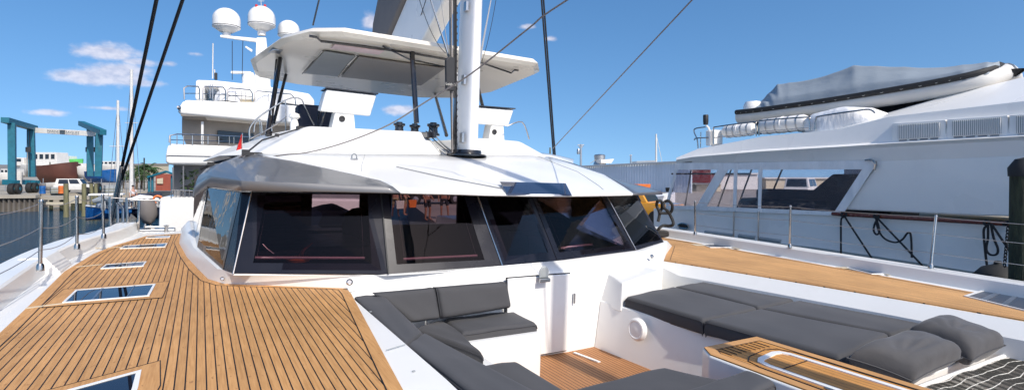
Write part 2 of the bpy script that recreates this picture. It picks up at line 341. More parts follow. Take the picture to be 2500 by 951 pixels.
# --- teak decks
def offset(poly,d):
    n=len(poly); A=sum(poly[i][0]*poly[(i+1)%n][1]-poly[(i+1)%n][0]*poly[i][1] for i in range(n)); s=1 if A>0 else -1; out=[]
    for i in range(n):
        a=Vector((*poly[i-1],0));p=Vector((*poly[i],0));c=Vector((*poly[(i+1)%n],0))
        d1=(p-a).normalized(); d2=(c-p).normalized(); n1=Vector((-d1.y,d1.x,0))*s; n2=Vector((-d2.y,d2.x,0))*s
        m=(n1+n2); m=m/max(m.length_squared/2,.6); out.append((p.x+m.x*d,p.y+m.y*d))
    return out
def deck(poly,z,mt,name,marg=.085,th=.012,parent=CAT,holes=None):
    b=bb(); b.prism([P3(x,y,z-th) for x,y in poly],(0,0,th)); d=b.build(name,mt,parent,ang=0)
    if marg:
        o=offset(poly,marg); o2=offset(poly,marg+.008); n=len(poly); b=bb(); c=bb()
        for i in range(n):
            j=(i+1)%n
            b.add([P3(*poly[i],z+.003),P3(*poly[j],z+.003),P3(*o[j],z+.003),P3(*o[i],z+.003)],[(0,1,2,3)])
            c.add([P3(*o[i],z+.0036),P3(*o[j],z+.0036),P3(*o2[j],z+.0036),P3(*o2[i],z+.0036)],[(0,1,2,3)])
        b.build('margin_board',M['teakm'],d,ang=0); c.build('caulk_line',M['caulk'],d,ang=0)
    return d
DL=deck(TLo+TLi,0,M['teak'],'teak_deck')
DR=deck(TRi+TRo,0,M['teakr'],'teak_deck')
def xy(px,py,z=0): p=B(px,py,Z=z); return (p.x,p.y)
def plate(pts,z,th,mt,name,parent,bevel=0,ang=0):
    return bb().prism([P3(x,y,z) for x,y in pts],(0,0,th)).build(name,mt,parent,ang=ang,bevel=bevel)
def ring(poly,w,z,th,mt,name,parent):
    i=offset(poly,w); b=bb(); n=len(poly)
    for k in range(n):
        j=(k+1)%n
        b.hexa([P3(*poly[k],z),P3(*poly[j],z),P3(*i[j],z),P3(*i[k],z)],[P3(*poly[k],z+th),P3(*poly[j],z+th),P3(*i[j],z+th),P3(*i[k],z+th)])
    return b.build(name,mt,parent,ang=0)
def hatch(pts,bars=(),marg=True,frame=.022):
    poly=[xy(*p) for p in pts]
    g=plate(poly,.002,.008,M['hatchglass'],'deck_hatch',CAT)
    # an opaque dark well so the glass reads as deep
    ring(offset(poly,-frame),frame,.001,.013,M['white'],'frame',g)
    for t0,t1 in bars:
        a=lerp((*poly[0],0),(*poly[1],0),t0);a2=lerp((*poly[0],0),(*poly[1],0),t1);c=lerp((*poly[3],0),(*poly[2],0),t0);c2=lerp((*poly[3],0),(*poly[2],0),t1)
        plate([(v.x,v.y) for v in (a,a2,c2,c)],.0105,.003,M['steel_dull'],'blind_stay',g)
    if marg:
        o=offset(poly,-.13); ring(o,.105,.004,.002,M['teakm'],'surround_board',g); ring(offset(poly,-.135),.006,.005,.0025,M['caulk'],'surround_seam',g)
    return g
hatch([(55,990),(332,913),(322,951),(300,1010)],marg=True,frame=.028)
hatch([(190,710),(374,696),(359,723),(160,739)],bars=[(.30,.33),(.73,.75)],frame=.02)
hatch([(262,647),(354,640),(347,650),(250,656)],bars=[(.35,.38),(.72,.75)],marg=False,frame=.015)
hatch([(306,601),(406,595),(401,603),(296,607)],bars=[(.35,.38),(.72,.75)],marg=False,frame=.015)
hatch([(362,578),(414,576.5),(412,580),(358,581.5)],marg=False,frame=.012)
hatch([(1716,597),(1751,597),(1784,604),(1735,604)],bars=[(.45,.5)],marg=False)
hatch([(2070,654),(2096,654),(2160,668),(2128,669)],marg=False)
hatch([(2405,711),(2545,733),(2530,765),(2362,724)],bars=[(.2,.3),(.52,.6)],marg=False,frame=.03)
for a,b_ in [((63,753),(158,741)),((186,652),(250,646)),((205,607),(296,603.5))]:
    p=P3(*xy(*a),0);c=P3(*xy(*b_),0); w=.022
    plate([(p.x,p.y-w),(c.x,c.y-w),(c.x,c.y+w),(p.x,p.y+w)],.004,.004,M['creamseam'],'seam_board',CAT)
for q4 in ([(1686,596),(1712,596),(1730,600),(1700,600)],[(1784,604),(1806,604),(1830,608),(1800,608)],[(2040,652),(2066,652),(2080,656),(2056,655)],[(2150,667),(2185,668),(2200,672),(2168,672)]):
    plate([xy(*p) for p in q4],.004,.004,M['creamseam'],'seam_board',CAT)
# --- deckhouse: ledge under the windows, cockpit bulkhead
WB=[(-.12,12.5,.15),(-.05,9.6,.15),(-.01,8.4,.15),(.24,6.45,.15),(.32,6.2,.15),(1.78,5.62,.15),(3.17,5.56,.15),(4.02,5.58,.15),(5.91,6.17,.15),(7.24,6.86,.15),(7.7,8.5,.15),(7.8,12.5,.15)]
h_=B(1360,636,Z=.15); WB[7]=(h_.x,h_.y,.15)
OL=[(-.3,12.5,0),(-.27,10.1,0),(-.13,8.5,0),(.10,6.80,0),(.26,6.44,0),(1.38,5.74,.0),(3.12,5.45,.09),(4.05,5.41,.09),(6.28,5.98,.03),(7.88,7.25,0),(7.99,8.6,0),(8.1,12.5,0)]
b=bb()
MD=[lerp(o,w,.62)+V(0,0,.05) for o,w in zip(OL,WB)]
OB=[P3(o[0],o[1],-.02 if i not in(6,7) else .08) for i,o in enumerate(OL)]
b.loft([OB,[P3(*o) for o in OL],MD,[P3(*w) for w in WB],[P3(w[0],w[1],.13) for w in WB]],closed=False); b.build('deckhouse_ledge',M['white'],CAT,ang=50)
WF=[(1.38,5.74),(3.12,5.45),(4.05,5.41),(5.0,5.45),(6.28,5.98)]
b=bb(); tops=[.0,.09,.09,.075,.03]
b.loft([[P3(x,y-.0,t) for (x,y),t in zip(WF,tops)],[P3(x,y-.05,t-.10) for (x,y),t in zip(WF,tops)],[P3(x,y-.05,-1.0) for x,y in WF]],closed=False)
b.loft([[P3(x,y+.08,t-.01) for (x,y),t in zip(WF,tops)],[P3(x,y+.08,-1.0) for x,y in WF]],closed=False)
b.build('cockpit_bulkhead',M['white'],CAT,ang=50)
# door: a slightly proud panel with rounded corners, gap, latch and pull
yb=5.34
d0=[B(1243,652,Y=yb),B(1393,640,Y=yb),B(1395,862,Y=yb),B(1301,876,Y=yb)]
d0[0]=P3(3.12,yb,.055);d0[1]=P3(4.02,yb-.012,.055);d0[2]=P3(4.0,yb-.012,-.90);d0[3]=P3(3.14,yb,-.90)
DOOR=bb().prism(d0,(0,.03,0)).build('door',M['white'],CAT,bevel=.012)
e=[p+V(0,.026,0) for p in d0]; b=bb()
c=sum(e,V(0,0,0))/4; b.prism([c+(p-c)*1.0+V(math.copysign(.012,(p-c).x),0,math.copysign(.012,(p-c).z)) for p in e],(0,.006,0)); b.build('door_gap',M['blackmat'],DOOR,ang=0)
b=bb(); lc=B(1326,672,Y=5.29)
b.grid(lambda u,v:lc+V((u-.5)*.13*(1),-.02-.0*v,-.03+.15*v*(1-(2*u-1)**2*.35)),10,6); b.build('latch_recess',M['grille'],DOOR,solid=.01)  # grey puts the shade inside the latch recess into the colour
b=bb(); b.box(lc+V(0,-.035,-.05),(.15,.03,.045)); b.build('latch_bar',M['steel_dull'],DOOR,bevel=.006)
b=bb(); b.box(B(1402,727,Y=5.33),(.022,.03,.13)); b.build('pull_handle',M['steel_dull'],CAT,bevel=.006)
for px,py,yy,r in ((853,688,5.62,.034),(543,680,6.4,.022),(1591,625,5.84,.03)):
    c=B(px,py,Y=yy); l=bb().lathe(c,[(r,0),(r,.012),(r*.7,.02),(r*.65,.012),(0,.012)],16,axis=(-.1,-1,.25)).build('courtesy_light',M['steel'],CAT)
# white locker block beside the sunbed, and inner lip of the starboard side deck
b=bb(); x0,x1,y0,y1=5.0,6.15,4.95,5.45
b.hexa([P3(4.56,4.99,-.4),P3(5.62,5.37,-.4),P3(5.62,5.9,-.4),P3(4.56,5.5,-.4)],[P3(4.58,5.0,-.045),P3(5.62,5.38,-.01),P3(5.62,5.85,.01),P3(4.72,5.5,.02)]); b.build('locker_block',M['white'],CAT,bevel=.02)
# --- windows
def px3(a,y): return B(*a,Y=y)
WT=[P3(.12,12.5,1.04),P3(.10,9.6,1.04),B(507,455,Y=8.3),B(590,462,Y=6.55),B(614,468,Y=6.42),B(929,471,Y=6.0),B(1163,473,Y=5.95),B(1296,474,Y=5.95),B(1478,474,Y=6.45),B(1553,474,Y=7.25),P3(6.95,8.9,1.0),P3(7.1,12.5,1.0)]
def pane(i,glass,name='window_pane',fr=(.10,.17,.10,.10),frit=True,nb=None):
    a,bq=Vector(WB[i]),Vector(WB[i+1]); c,d=WT[i+1],WT[i]
    g=.006; e=(bq-a).normalized(); a=a+e*g;bq=bq-e*g;c=c-e*g;d=d+e*g
    n=(bq-a).cross(d-a).normalized(); 
    if n.y>0 and abs(n.y)>.2: n=-n
    w=bb().prism([a,bq,c,d],n*-.006).build(name,glass,CAT,ang=0)
    if frit:
        def uv(u,v): return lerp(lerp(a,bq,u),lerp(d,c,u),v)
        L=(bq-a).length; Hh=(d-a).length; u0=fr[0]/L;u1=1-fr[1]/L;v0=fr[2]/Hh;v1=1-fr[3]/Hh
        q=[uv(0,0),uv(1,0),uv(1,1),uv(0,1)]; r=[uv(u0,v0),uv(u1,v0),uv(u1,v1),uv(u0,v1)]; off=n*.003
        b=bb(); 
        for k in range(4):
            j=(k+1)%4; b.add([q[k]+off,q[j]+off,r[j]+off,r[k]+off],[(0,1,2,3)])
        b.build('black_border',M['frit'],w,ang=0)
        if nb:
            ins=-n*.03
            for u in nb[:2]:
                b=bb(); b.tube([uv(u,v0+.09)+ins,uv(u,.75)+ins],.0025,5); b.build('blind_cord',M['wire'],w)
            b=bb(); b.tube([uv(nb[0]-.01,v0+.07)+ins,uv(nb[1]+.01,v0+.07)+ins],.014,6); b.build('blind_rail',M['pink'],w)
    return w
pane(0,M['glass2'],frit=False)
pane(1,M['glass2'],frit=False)
pane(2,M['glass2'],fr=(.02,.14,.09,.02))
pane(3,M['frit'],frit=False)
pane(4,M['glass'],fr=(.17,.16,.11,.02),nb=(.12,.84))
pane(5,M['glass'],fr=(.10,.20,.10,.02),nb=(.15,.80))
pane(6,M['glass'],fr=(.14,.10,.13,.02))
pane(7,M['glass'],fr=(.10,.16,.11,.02),nb=(.12,.86))
pane(8,M['glass'],fr=(.02,.06,.07,.02),nb=(.1,.7))
pane(9,M['glass2'],frit=False); pane(10,M['glass2'],frit=False)
for i,mt,r in ((4,M['steel'],.009),(5,M['blackmat'],.010),(6,M['steel'],.010),(8,M['steel'],.009)):
    a=Vector(WB[i]);c=WT[i]; b=bb(); b.tube([a+V(0,-.012,0),c+V(0,-.012,0)],r,6); b.build('window_mullion',mt,CAT)
b=bb(); wp=[B(640,600,Y=6.3),B(652,612,Y=6.28),B(668,624,Y=6.27)]
# wiper like arm lying inside the first big pane
b.tube([p+V(.02,.16,0) for p in wp],.006,5); b.build('wiper_arm',M['steel_dull'],CAT)
# --- roof and brow: rows from brow edge to flybridge foot, columns left to right
ROWS=[
 [(470,482,9.6),(505,455,8.2),(590,466,6.0),(800,467,5.75),(975,470,5.55),(1100,473,5.45),(1220,476,5.4),(1395,478,5.4),(1545,475,6.0),(1618,474,9.0)],
 [(472,460,9.6),(509,428,8.2),(590,441,6.0),(800,449,5.8),(962,455,5.62),(1100,470,5.46),(1220,472,5.42),(1395,474,5.42),(1545,471,6.05),(1614,466,9.0)],
 [(484,430,9.7),(518,412,8.3),(575,420,6.7),(760,424,6.5),(945,441,6.05),(1080,446,6.0),(1215,448,5.9),(1380,451,5.9),(1525,457,6.5),(1590,459,9.0)],
 [(503,412,9.8),(535,398,8.4),(600,398,7.3),(720,392,7.3),(890,408,7.0),(1040,408,7.0),(1190,411,6.9),(1350,415,6.9),(1475,426,7.3),(1520,442,9.1)],
 [(598,370,9.9),(604,372,8.8),(622,376,8.1),(720,374,8.1),(860,374,8.2),(1000,376,8.2),(1150,378,8.2),(1280,378,8.3),(1345,383,8.6),(1400,398,9.4)],
 [(600,366,12.),(606,366,12),(640,366,12),(720,366,12),(860,366,12),(1000,368,12),(1150,370,12),(1280,370,12),(1350,376,12),(1400,388,12)]]
RP=[[B(x,y,Y=d) for x,y,d in r] for r in ROWS]
def roofpt(u,v):
    v=min(max(v,0),4.999); u=min(max(u,0),8.999); i=int(u); j=int(v); fu=u-i; fv=v-j
    def cr(row):
        if i<2 or i>7: return lerp(row[i],row[i+1],fu)
        p0,p1,p2,p3=row[max(i-1,2)],row[i],row[i+1],row[min(i+2,8)]
        return .5*((2*p1)+(-p0+p2)*fu+(2*p0-5*p1+4*p2-p3)*fu*fu+(-p0+3*p1-3*p2+p3)*fu**3)
    return lerp(cr(RP[j]),cr(RP[j+1]),fv)
def ub(v): # border of the grey panel
    tab=[4.02,3.98,3.9,2.95,2.1]; v=min(max(v,0),3.999); j=int(v); return tab[j]+(tab[j+1]-tab[j])*(v-j)
vs=[0,1,1.5,2,2.5,3,3.5,4]
def roofsurf(u0f,u1f,vl,nu):
    b=bb(); pts=[[roofpt(u0f(v)+(u1f(v)-u0f(v))*k/nu,v) for k in range(nu+1)] for v in vl]
    b.loft(pts,closed=False,caps=False); return b
roofsurf(ub,lambda v:8.0,vs,36).build('coachroof',M['white'],CAT,ang=28,solid=.02)
roofsurf(lambda v:0.,ub,vs,28).build('visor_panel',M['silver'],CAT,ang=24,solid=.02)
roofsurf(lambda v:8.,lambda v:9.,vs,6).build('visor_panel',M['silver'],CAT,ang=24,solid=.02)
roofsurf(lambda v:0.,lambda v:9.,[4,5],18).build('flybridge_foot',M['white'],CAT,ang=30,solid=.02)
edge=[roofpt(u/4,0) for u in range(0,37)]
b=bb(); inner=[P3(*(WT[1])),WT[2],WT[3],WT[4],WT[5],WT[6],WT[7],WT[8],WT[9],WT[10]]
def resample(pl,n):
    L=[0]
    for a,c in zip(pl,pl[1:]): L.append(L[-1]+(c-a).length)
    out=[]
    for k in range(n):
        t=L[-1]*k/(n-1); i=max(j for j in range(len(L)) if L[j]<=t+1e-9); i=min(i,len(pl)-2); out.append(lerp(pl[i],pl[i+1],(t-L[i])/(L[i+1]-L[i])))
    return out
b.loft([[p+V(0,.02,-.012) for p in resample(edge,40)],[p+V(0,.12,.0) for p in resample(inner,40)]],closed=False); b.build('brow_soffit',M['black'],CAT,ang=0)
sk=[[B(1220,443,Y=5.80),B(1381,447,Y=5.80)],[B(1237,471,Y=5.385),B(1395,474,Y=5.385)],[B(1240,475.5,Y=5.375),B(1397,478,Y=5.375)]]
b=bb(); b.loft(sk,closed=False,caps=False); b.build('roof_skylight',M['skylight'],CAT,ang=30)
b=bb(); b.tube([roofpt(4.5,3.0)+V(0,-.02,.012),roofpt(5.2,2.2)+V(0,0,.012),roofpt(6.05,1.4)+V(0,0,.012)],.006,5); b.build('roof_line',M['wire'],CAT)
b=bb(); b.tube([roofpt(8-.62+.1*math.sin(v),v)+V(0,-.004,.006) for v in (3.95,3.5,3,2.5,2,1.5)],.004,4); b.build('roof_seam',M['grille'],CAT)
b=bb(); b.tube([roofpt(4.2-.28*(3.9-v),v)+V(0,-.004,.004) for v in (3.95,3.5,3,2.6)],.003,4); b.build('roof_seam',M['grille'],CAT)
# padeye on roof
c=B(865,382,Y=7.6); b=bb(); b.tube([c+V(-.035,0,-.03),c+V(-.03,0,.02),c+V(0,0,.045),c+V(.03,0,.02),c+V(.035,0,-.03)],.009,6); b.box(c+V(0,0,-.03),(.10,.05,.012)); b.build('padeye',M['steel'],CAT)
# --- saloon inside the windows
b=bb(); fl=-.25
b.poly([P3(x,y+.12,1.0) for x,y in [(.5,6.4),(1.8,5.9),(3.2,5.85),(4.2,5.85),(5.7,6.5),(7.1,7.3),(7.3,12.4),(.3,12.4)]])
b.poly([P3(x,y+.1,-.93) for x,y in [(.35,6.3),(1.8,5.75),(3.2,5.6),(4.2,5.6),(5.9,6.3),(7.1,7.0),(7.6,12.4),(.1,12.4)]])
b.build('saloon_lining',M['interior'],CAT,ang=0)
# aft bulkhead with two openings to the aft deck
ya=12.4; o1=(B(762,470,Y=ya),B(876,547,Y=ya)); o2=(B(955,472,Y=ya),B(1114,545,Y=ya))
b=bb(); zt=1.05
def wall(xa,xb,za,zb): b.box(((xa+xb)/2,ya,(za+zb)/2),(xb-xa,.06,zb-za))
wall(-.1,o1[0].x,-1,zt); wall(o1[0].x,o1[1].x,-1,o1[1].z); wall(o1[1].x,o2[0].x,-1,zt); wall(o2[0].x,o2[1].x,-1,o2[1].z); wall(o2[1].x,7.75,-1,zt)
b.build('aft_bulkhead',M['interior'],CAT,ang=0)
b=bb(); b.prism([P3(.45,6.6,.0),P3(2.26,6.2,.0),P3(2.26,12.3,.0),P3(.1,12.3,.0),P3(.12,8.6,.0)],(0,0,.03)); b.build('saloon_side_floor',M['interior'],CAT,ang=0)  # dark covering added over white hull top that sun brightened
b=bb(); b.prism([P3(6.12,6.9,.0),P3(7.15,7.2,.0),P3(7.55,8.6,.0),P3(7.6,12.3,.0),P3(6.12,12.3,.0)],(0,0,.03)); b.build('saloon_side_floor',M['interior'],CAT,ang=0)
b=bb(); b.loft([[P3(x,y,z) for x,y in ((6.2,6.75),(7.12,7.1),(7.52,8.6),(7.62,12.3))] for z in (.0,.19)],closed=False); b.build('saloon_dark_liner',M['interior'],CAT,ang=0)  # dark liners added to hide sunlit white hull and ledge surfaces
b=bb(); b.box((6.14,9.2,-.48),(.04,6.3,1.0)); b.build('saloon_dark_liner',M['interior'],CAT,ang=0)
b=bb(); b.box((2.24,9.1,-.48),(.04,6.4,1.0)); b.build('saloon_dark_liner',M['interior'],CAT,ang=0)
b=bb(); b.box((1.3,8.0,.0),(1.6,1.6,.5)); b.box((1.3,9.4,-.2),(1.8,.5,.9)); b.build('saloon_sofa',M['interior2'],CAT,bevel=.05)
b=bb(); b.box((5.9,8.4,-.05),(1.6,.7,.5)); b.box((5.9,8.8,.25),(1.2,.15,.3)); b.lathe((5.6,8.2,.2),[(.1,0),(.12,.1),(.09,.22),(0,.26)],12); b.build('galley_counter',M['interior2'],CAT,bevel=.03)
c=B(874,520,Y=8.6); b=bb(); b.lathe(P3(c.x,c.y,-.93),[(.2,0),(.05,.1),(.05,.55),(.26,.6),(.28,.75),(.22,1.0),(.24,1.35),(.2,1.5),(.1,1.58),(0,1.6)],14); b.build('helm_chair',M['blackmat'],CAT)
b=bb(); b.prism([B(x,y,Y=11.8) for x,y in [(640,478),(735,478),(735,492),(640,494)]],(0,.2,0)); b.build('wall_cabinet',M['pink'],CAT,ang=0)
b=bb(); b.prism([B(x,y,Y=11.8) for x,y in [(645,505),(735,503),(735,518),(645,522)]],(0,.2,0)); b.build('wall_cabinet',M['redwall'],CAT,ang=0)
c=B(728,634,Y=6.75); b=bb()
b.lathe(c+V(0,0,-.04),[(.02,0),(.13,.03),(.15,.06),(.13,.075),(.0,.07)],14); b.build('fruit_bowl',M['orange'],CAT)
b=bb(); b.tube([c+V(.02,0,.03),c+V(.06,0,.12),c+V(.16,0,.2)],[.03,.02,.006],6); b.build('bowl_leaf',M['redwall'],CAT)
# navy cover over the aft deck table, seen through the first window's opening
o=bb().loft([[lerp(B(815,545,Y=14.8),B(x,y,Y=14.8),k)+V(0,dy,0) for x,y in [(740,575),(764,508),(790,501),(815,497),(845,511),(878,531),(900,575)]] for dy,k in ((-.7,.8),(-.3,1),(.3,1),(.7,.8))]).build('covered_table',M['navycover'],ang=50); tag(o,'navy cloth mound over the aft deck table, seen through the first front window','covered table')
# aft deck roof, posts
b=bb(); b.box((3.85,14.3,1.12),(7.2,3.6,.12)); b.build('aft_roof',M['white'],CAT)
# --- flybridge
def hx(bt,tp,name,mt,bev=.05,par=CAT): return bb().hexa(bt,tp).build(name,mt,par,bevel=bev,seg=4)
hx([B(625,375,Y=8.05),B(1088,379,Y=8.1),P3(3.75,13,1.5),P3(.35,13,1.4)],[B(752,307,Y=8.75),B(1040,321,Y=8.75),P3(3.5,13,2.0),P3(1.1,13,1.98)],'flybridge_coaming',M['white'],.09)
hx([B(1164,379,Y=8.1),B(1342,384,Y=8.4),P3(7.35,13,1.5),P3(4.0,13,1.5)],[B(1168,336,Y=8.7),B(1270,344,Y=8.75),P3(6.6,13,2.0),P3(4.2,13,2.0)],'flybridge_coaming',M['white'],.09)
hx([P3(.2,8.9,1.4),P3(1.5,8.5,1.5),P3(1.4,13,1.4),P3(0,13,1.35)],[P3(.62,9.5,1.5),P3(1.45,9.1,1.88),P3(1.3,13,1.95),P3(.55,13,1.7)],'flybridge_shoulder',M['white'],.06)
b=bb(); b.box((3.85,10.6,1.62),(1.2,4.6,.1)); b.build('trough_floor',M['nonskid'],CAT)
def console(fl,ped,vent,Y,lab):
    c=[B(*p,Y=Y) for p in fl]; back=V(0,.42,0)
    top=c[0:2]; 
    k=bb().hexa([c[3]+V(0,.05,0),c[2]+V(0,.05,0),c[2]+V(0,.32,.03),c[3]+V(0,.32,.03)],[c[0],c[1],c[1]+V(0,.38,0),c[0]+V(0,.38,0)]).build('helm_console',M['white'],CAT,bevel=.03,seg=3)
    bb().hexa([c[0]+V(-.02,-.03,.015),c[1]+V(.02,-.03,.015),c[1]+V(.02,.42,.015),c[0]+V(-.02,.42,.015)],[c[0]+V(-.02,-.03,.035),c[1]+V(.02,-.03,.035),c[1]+V(.02,.42,.035),c[0]+V(-.02,.42,.035)]).build('console_lid',M['black'],k)
    m=(c[2]+c[3])/2; a,d=B(*ped[0],Y=Y+.1),B(*ped[1],Y=Y+.1)
    bb().hexa([P3(a.x,Y+.08,1.85),P3(d.x,Y+.08,1.85),P3(d.x,Y+.4,1.85),P3(a.x,Y+.4,1.85)],[P3(a.x+.08,Y+.08,m.z+.03),P3(d.x-.05,Y+.08,m.z+.03),P3(d.x-.05,Y+.4,m.z+.03),P3(a.x+.08,Y+.4,m.z+.03)]).build('pedestal',M['white'],k,bevel=.02)
    v=B(*vent,Y=Y+.075); bb().lathe(v,[(.055,0),(.055,.012),(.035,.014),(.03,.004),(0,.004)],18,axis=(0,-1,0)).build('pedestal_speaker',M['blackmat'],k)
    return k
k1=console([(797,218),(920,232),(906,283),(783,271)],[(806,300),(870,300)],(835,290),9.6,'')
k2=console([(1150,260),(1255,268),(1244,308),(1150,301)],[(1190,330),(1233,330)],(1207,322),9.6,'')
c=B(786,268,Y=10.2); b=bb(); b.tube([c+V(math.cos(a)*.04,math.sin(a)*.33,math.cos(a)*.33) for a in [i*math.pi/12 for i in range(25)]],.014,6)
for a in (0,2.1,4.2): b.tube([c,c+V(math.cos(a)*.04,math.sin(a)*.33,math.cos(a)*.33)],.01,5)
b.build('steering_wheel',M['black'],CAT)
b=bb(); b.box(B(772,290,Y=11.2)+V(.0,0,0),(.75,.5,.5)); b.build('helm_seat',M['navy'],CAT,bevel=.06,seg=3)
# winches
def winch(px,py,Y,s=1):
    c=B(px,py,Y=Y); c=P3(c.x,c.y,1.93)
    p=[(.10,0),(.10,.03),(.075,.045),(.065,.10),(.07,.13),(.095,.145),(.095,.175),(.05,.185),(.05,.20),(0,.2)]
    return bb().lathe(c,[(r*s,h*s) for r,h in p],20).build('winch',M['black'],CAT)
winch(975,300,9.2,1.1); winch(1013,300,9.2,1.05); winch(1058,305,9.0,1.2)
b=bb(); b.box(B(1045,330,Y=8.6),(.16,.34,.10)); b.build('rope_clutch',M['black'],CAT,bevel=.01)
for k,(a,c) in enumerate([((1032,322),(1085,372)),((1040,320),(1095,370)),((1050,318),(1100,365)),((1062,330),(1100,368)),((1048,345),(1090,374))]):
    b=bb(); b.tube(sag(B(*a,Y=8.75),B(*c,Y=8.02),.02,6),.009,5); b.build('halyard_tail',M['ropeblack'] if k%2 else M['ropewhite'],CAT)
# --- hardtop
HO=[(1.15,10.2),(1.5,9.35),(1.95,9.0),(5.8,9.0),(6.3,9.7),(6.75,12.6),(6.5,14.3),(5.6,15.0),(2.1,15.0),(1.1,14.5),(.85,12.6)]
b=bb(); n=len(HO); cx,cy=3.85,12
HT=B(830,85,Y=9.0).z
ztop=lambda x,y: HT+.14+.10*(1-abs(x-3.85)/3)
rb=[P3(cx+(x-cx)*.965,cy+(y-cy)*.975,HT) for x,y in HO]; rm=[P3(x,y,HT+.06) for x,y in HO]; rt=[P3(cx+(x-cx)*.97,cy+(y-cy)*.97,HT+.15) for x,y in HO]; rt2=[P3(cx+(x-cx)*.6,cy+(y-cy)*.6,HT+.22) for x,y in HO]
ri=[P3(cx+(x-cx)*.72,cy+(y-cy)*.72,HT+.02) for x,y in HO]
b.loft([ri,rb,rm,rt,rt2]); TOP=b.build('hardtop',M['cream'],CAT,ang=22)
def under(pts,dz,mt,name,th=.012):
    q=[B(*p,Z=HT+dz) for p in pts]; return bb().prism([p-V(0,0,.0) for p in q],(0,0,-th)).build(name,mt,TOP,ang=0)
under([(792,124),(868,136),(824,186),(742,178)],-.004,M['grille'],'shade_panel')
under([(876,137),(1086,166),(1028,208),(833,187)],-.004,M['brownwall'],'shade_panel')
under([(818,108),(938,124),(925,132),(806,118)],-.004,M['pink'],'roof_hatch')
under([(665,120),(690,122),(683,130),(655,127)],-.004,M['steel_dull'],'mounting_plate')
def trk(pts,r=.022,name='black_track'):
    b=bb(); b.tube([B(*p,Z=HT-.025) for p in pts],r,4); b.build(name,M['black'],TOP,ang=0)
trk([(755,88),(773,91),(784,101),(880,112),(1000,129),(1090,145)]); trk([(935,113),(1000,145),(1090,164)],.018); trk([(1172,152),(1248,178),(1256,171),(1266,172)],.018)
trk([(788,124),(738,180)],.012,'panel_seam'); trk([(872,136),(850,158),(826,188)],.016,'panel_seam')
def strut(a,bq,Yb,r=.045,mt='black'):
    t=B(*a,Z=HT-.01); q=B(*bq,Y=Yb); bb().tube([t,q],r,8).build('hardtop_strut',M[mt],CAT)
strut((684,142),(653,330),10.6,.045); strut((676,146),(660,330),10.9,.03); strut((698,182),(668,300),12.6,.035); strut((676,268),(697,308),11.5,.035) if False else None
strut((1006,128),(1017,300),9.2,.05); strut((1062,230),(1090,330),10.2,.04); strut((1165,205),(1178,258),10.8,.04)
# stainless rails on the flybridge
def rail(pts,Y,r=.014,name='handrail',posts=()):
    b=bb(); P=[B(x,y,Y=Y if not isinstance(Y,list) else Y[i]) for i,(x,y) in enumerate(pts)]; b.tube(smoothpath(P,4),r,6)
    for (x,y,x2,y2) in posts: b.tube([B(x,y,Y=Y if not isinstance(Y,list) else Y[0]),B(x2,y2,Y=Y if not isinstance(Y,list) else Y[0])],r*.8,6)
    b.build(name,M['steel'],CAT)
rail([(610,340),(611,310),(640,280),(700,243),(733,241),(745,262),(767,305)],10.8,posts=[(634,290,636,330),(662,268,664,320),(697,246,698,320)])
rail([(612,338),(660,312),(700,285)],10.6,.011); rail([(620,322),(624,300),(637,296),(640,325)],10.6,.011)
rail([(1238,308),(1275,298),(1292,340)],9.5,.014)
b=bb(); b.lathe(B(718,318,Y=10.4),[(.07,0),(.075,.12),(.05,.2),(.1,.24),(.08,.3),(0,.33)],14); b.build('rope_bollard',M['white'],CAT)
# --- mast, boom, sail
mb=P3(3.85,8.1,1.58)
b=bb(); b.loft([[P3(3.85+.17*math.cos(a)*s,8.1+.24*math.sin(a)*s,z) for a in [2*math.pi*i/28 for i in range(28)]] for z,s in ((1.56,1),(6,1),(15,.97),(24,.85),(26,.6))]); MAST=b.build('mast',M['white2'],CAT,ang=40)
b=bb(); b.lathe(mb+V(0,0,-.02),[(.34,0),(.34,.03),(.26,.05),(.25,.10),(0,.10)],24); b.build('mast_collar',M['black'],MAST)
b=bb()
for zz in (.25,1.2,2.4): b.box((3.68,7.93,1.6+zz),(.05,.10,.16))
b.build('mast_fitting',M['steel_dull'],MAST,bevel=.008)
b=bb(); q=[(1101,150),(1118,178),(1118,205),(1106,190),(1100,170)]; b.prism([B(*p,Y=7.95) for p in q],(0,.06,0)); q=[(1164,165),(1173,180),(1170,200),(1164,205)]; b.prism([B(*p,Y=7.95) for p in q],(0,.06,0)); b.build('tang',M['white'],MAST,bevel=.01)
rnd=random.Random(3)
for k,(xa,xb) in enumerate([(1107,1110),(1113,1112),(1098,1103),(1102,1104),(1110,1106)]):
    b=bb(); b.tube([B(xa,-60,Y=7.9),B(xa+1,150,Y=7.9),B(xb,372,Y=7.95)],.010+.004*(k%2),5); b.build('halyard',M['ropeblack'] if k!=3 else M['rope'],CAT)
b=bb(); b.tube([B(1113.5,-60,Y=7.92),B(1115.5,368,Y=7.92)],.008,4)
for i in range(46): 
    y=-10+i*8.4; p=B(1114.5+ (1 if i%2 else -1),y,Y=7.9); b.box(p,(.018,.018,.03))
b.build('mast_track',M['blackmat'],MAST,ang=0)
BAG=bb().prism([B(x,y,Y=7.86) for x,y in [(1089,146),(1096,138),(1111,140),(1111,222),(1090,220)]],(0,.07,0)).build('halyard_bag',M['blackmat'],CAT,bevel=.015)
def bbtext(txt,p,size,mt,name,parent,rot,boat=True):
    cu=bpy.data.curves.new(name,'FONT'); cu.body=txt; cu.size=size; cu.extrude=.002; cu.align_x='CENTER'; cu.align_y='CENTER'
    t=bpy.data.objects.new('tmp',cu); COL.objects.link(t); bpy.context.view_layer.update()
    me=bpy.data.meshes.new_from_object(t); bpy.data.objects.remove(t)
    b=MB(boat); Mx=rot; b.add([Vector(p)+Mx@v.co for v in me.vertices],[tuple(q.vertices) for q in me.polygons]); return b.build(name,mt,parent,ang=0)
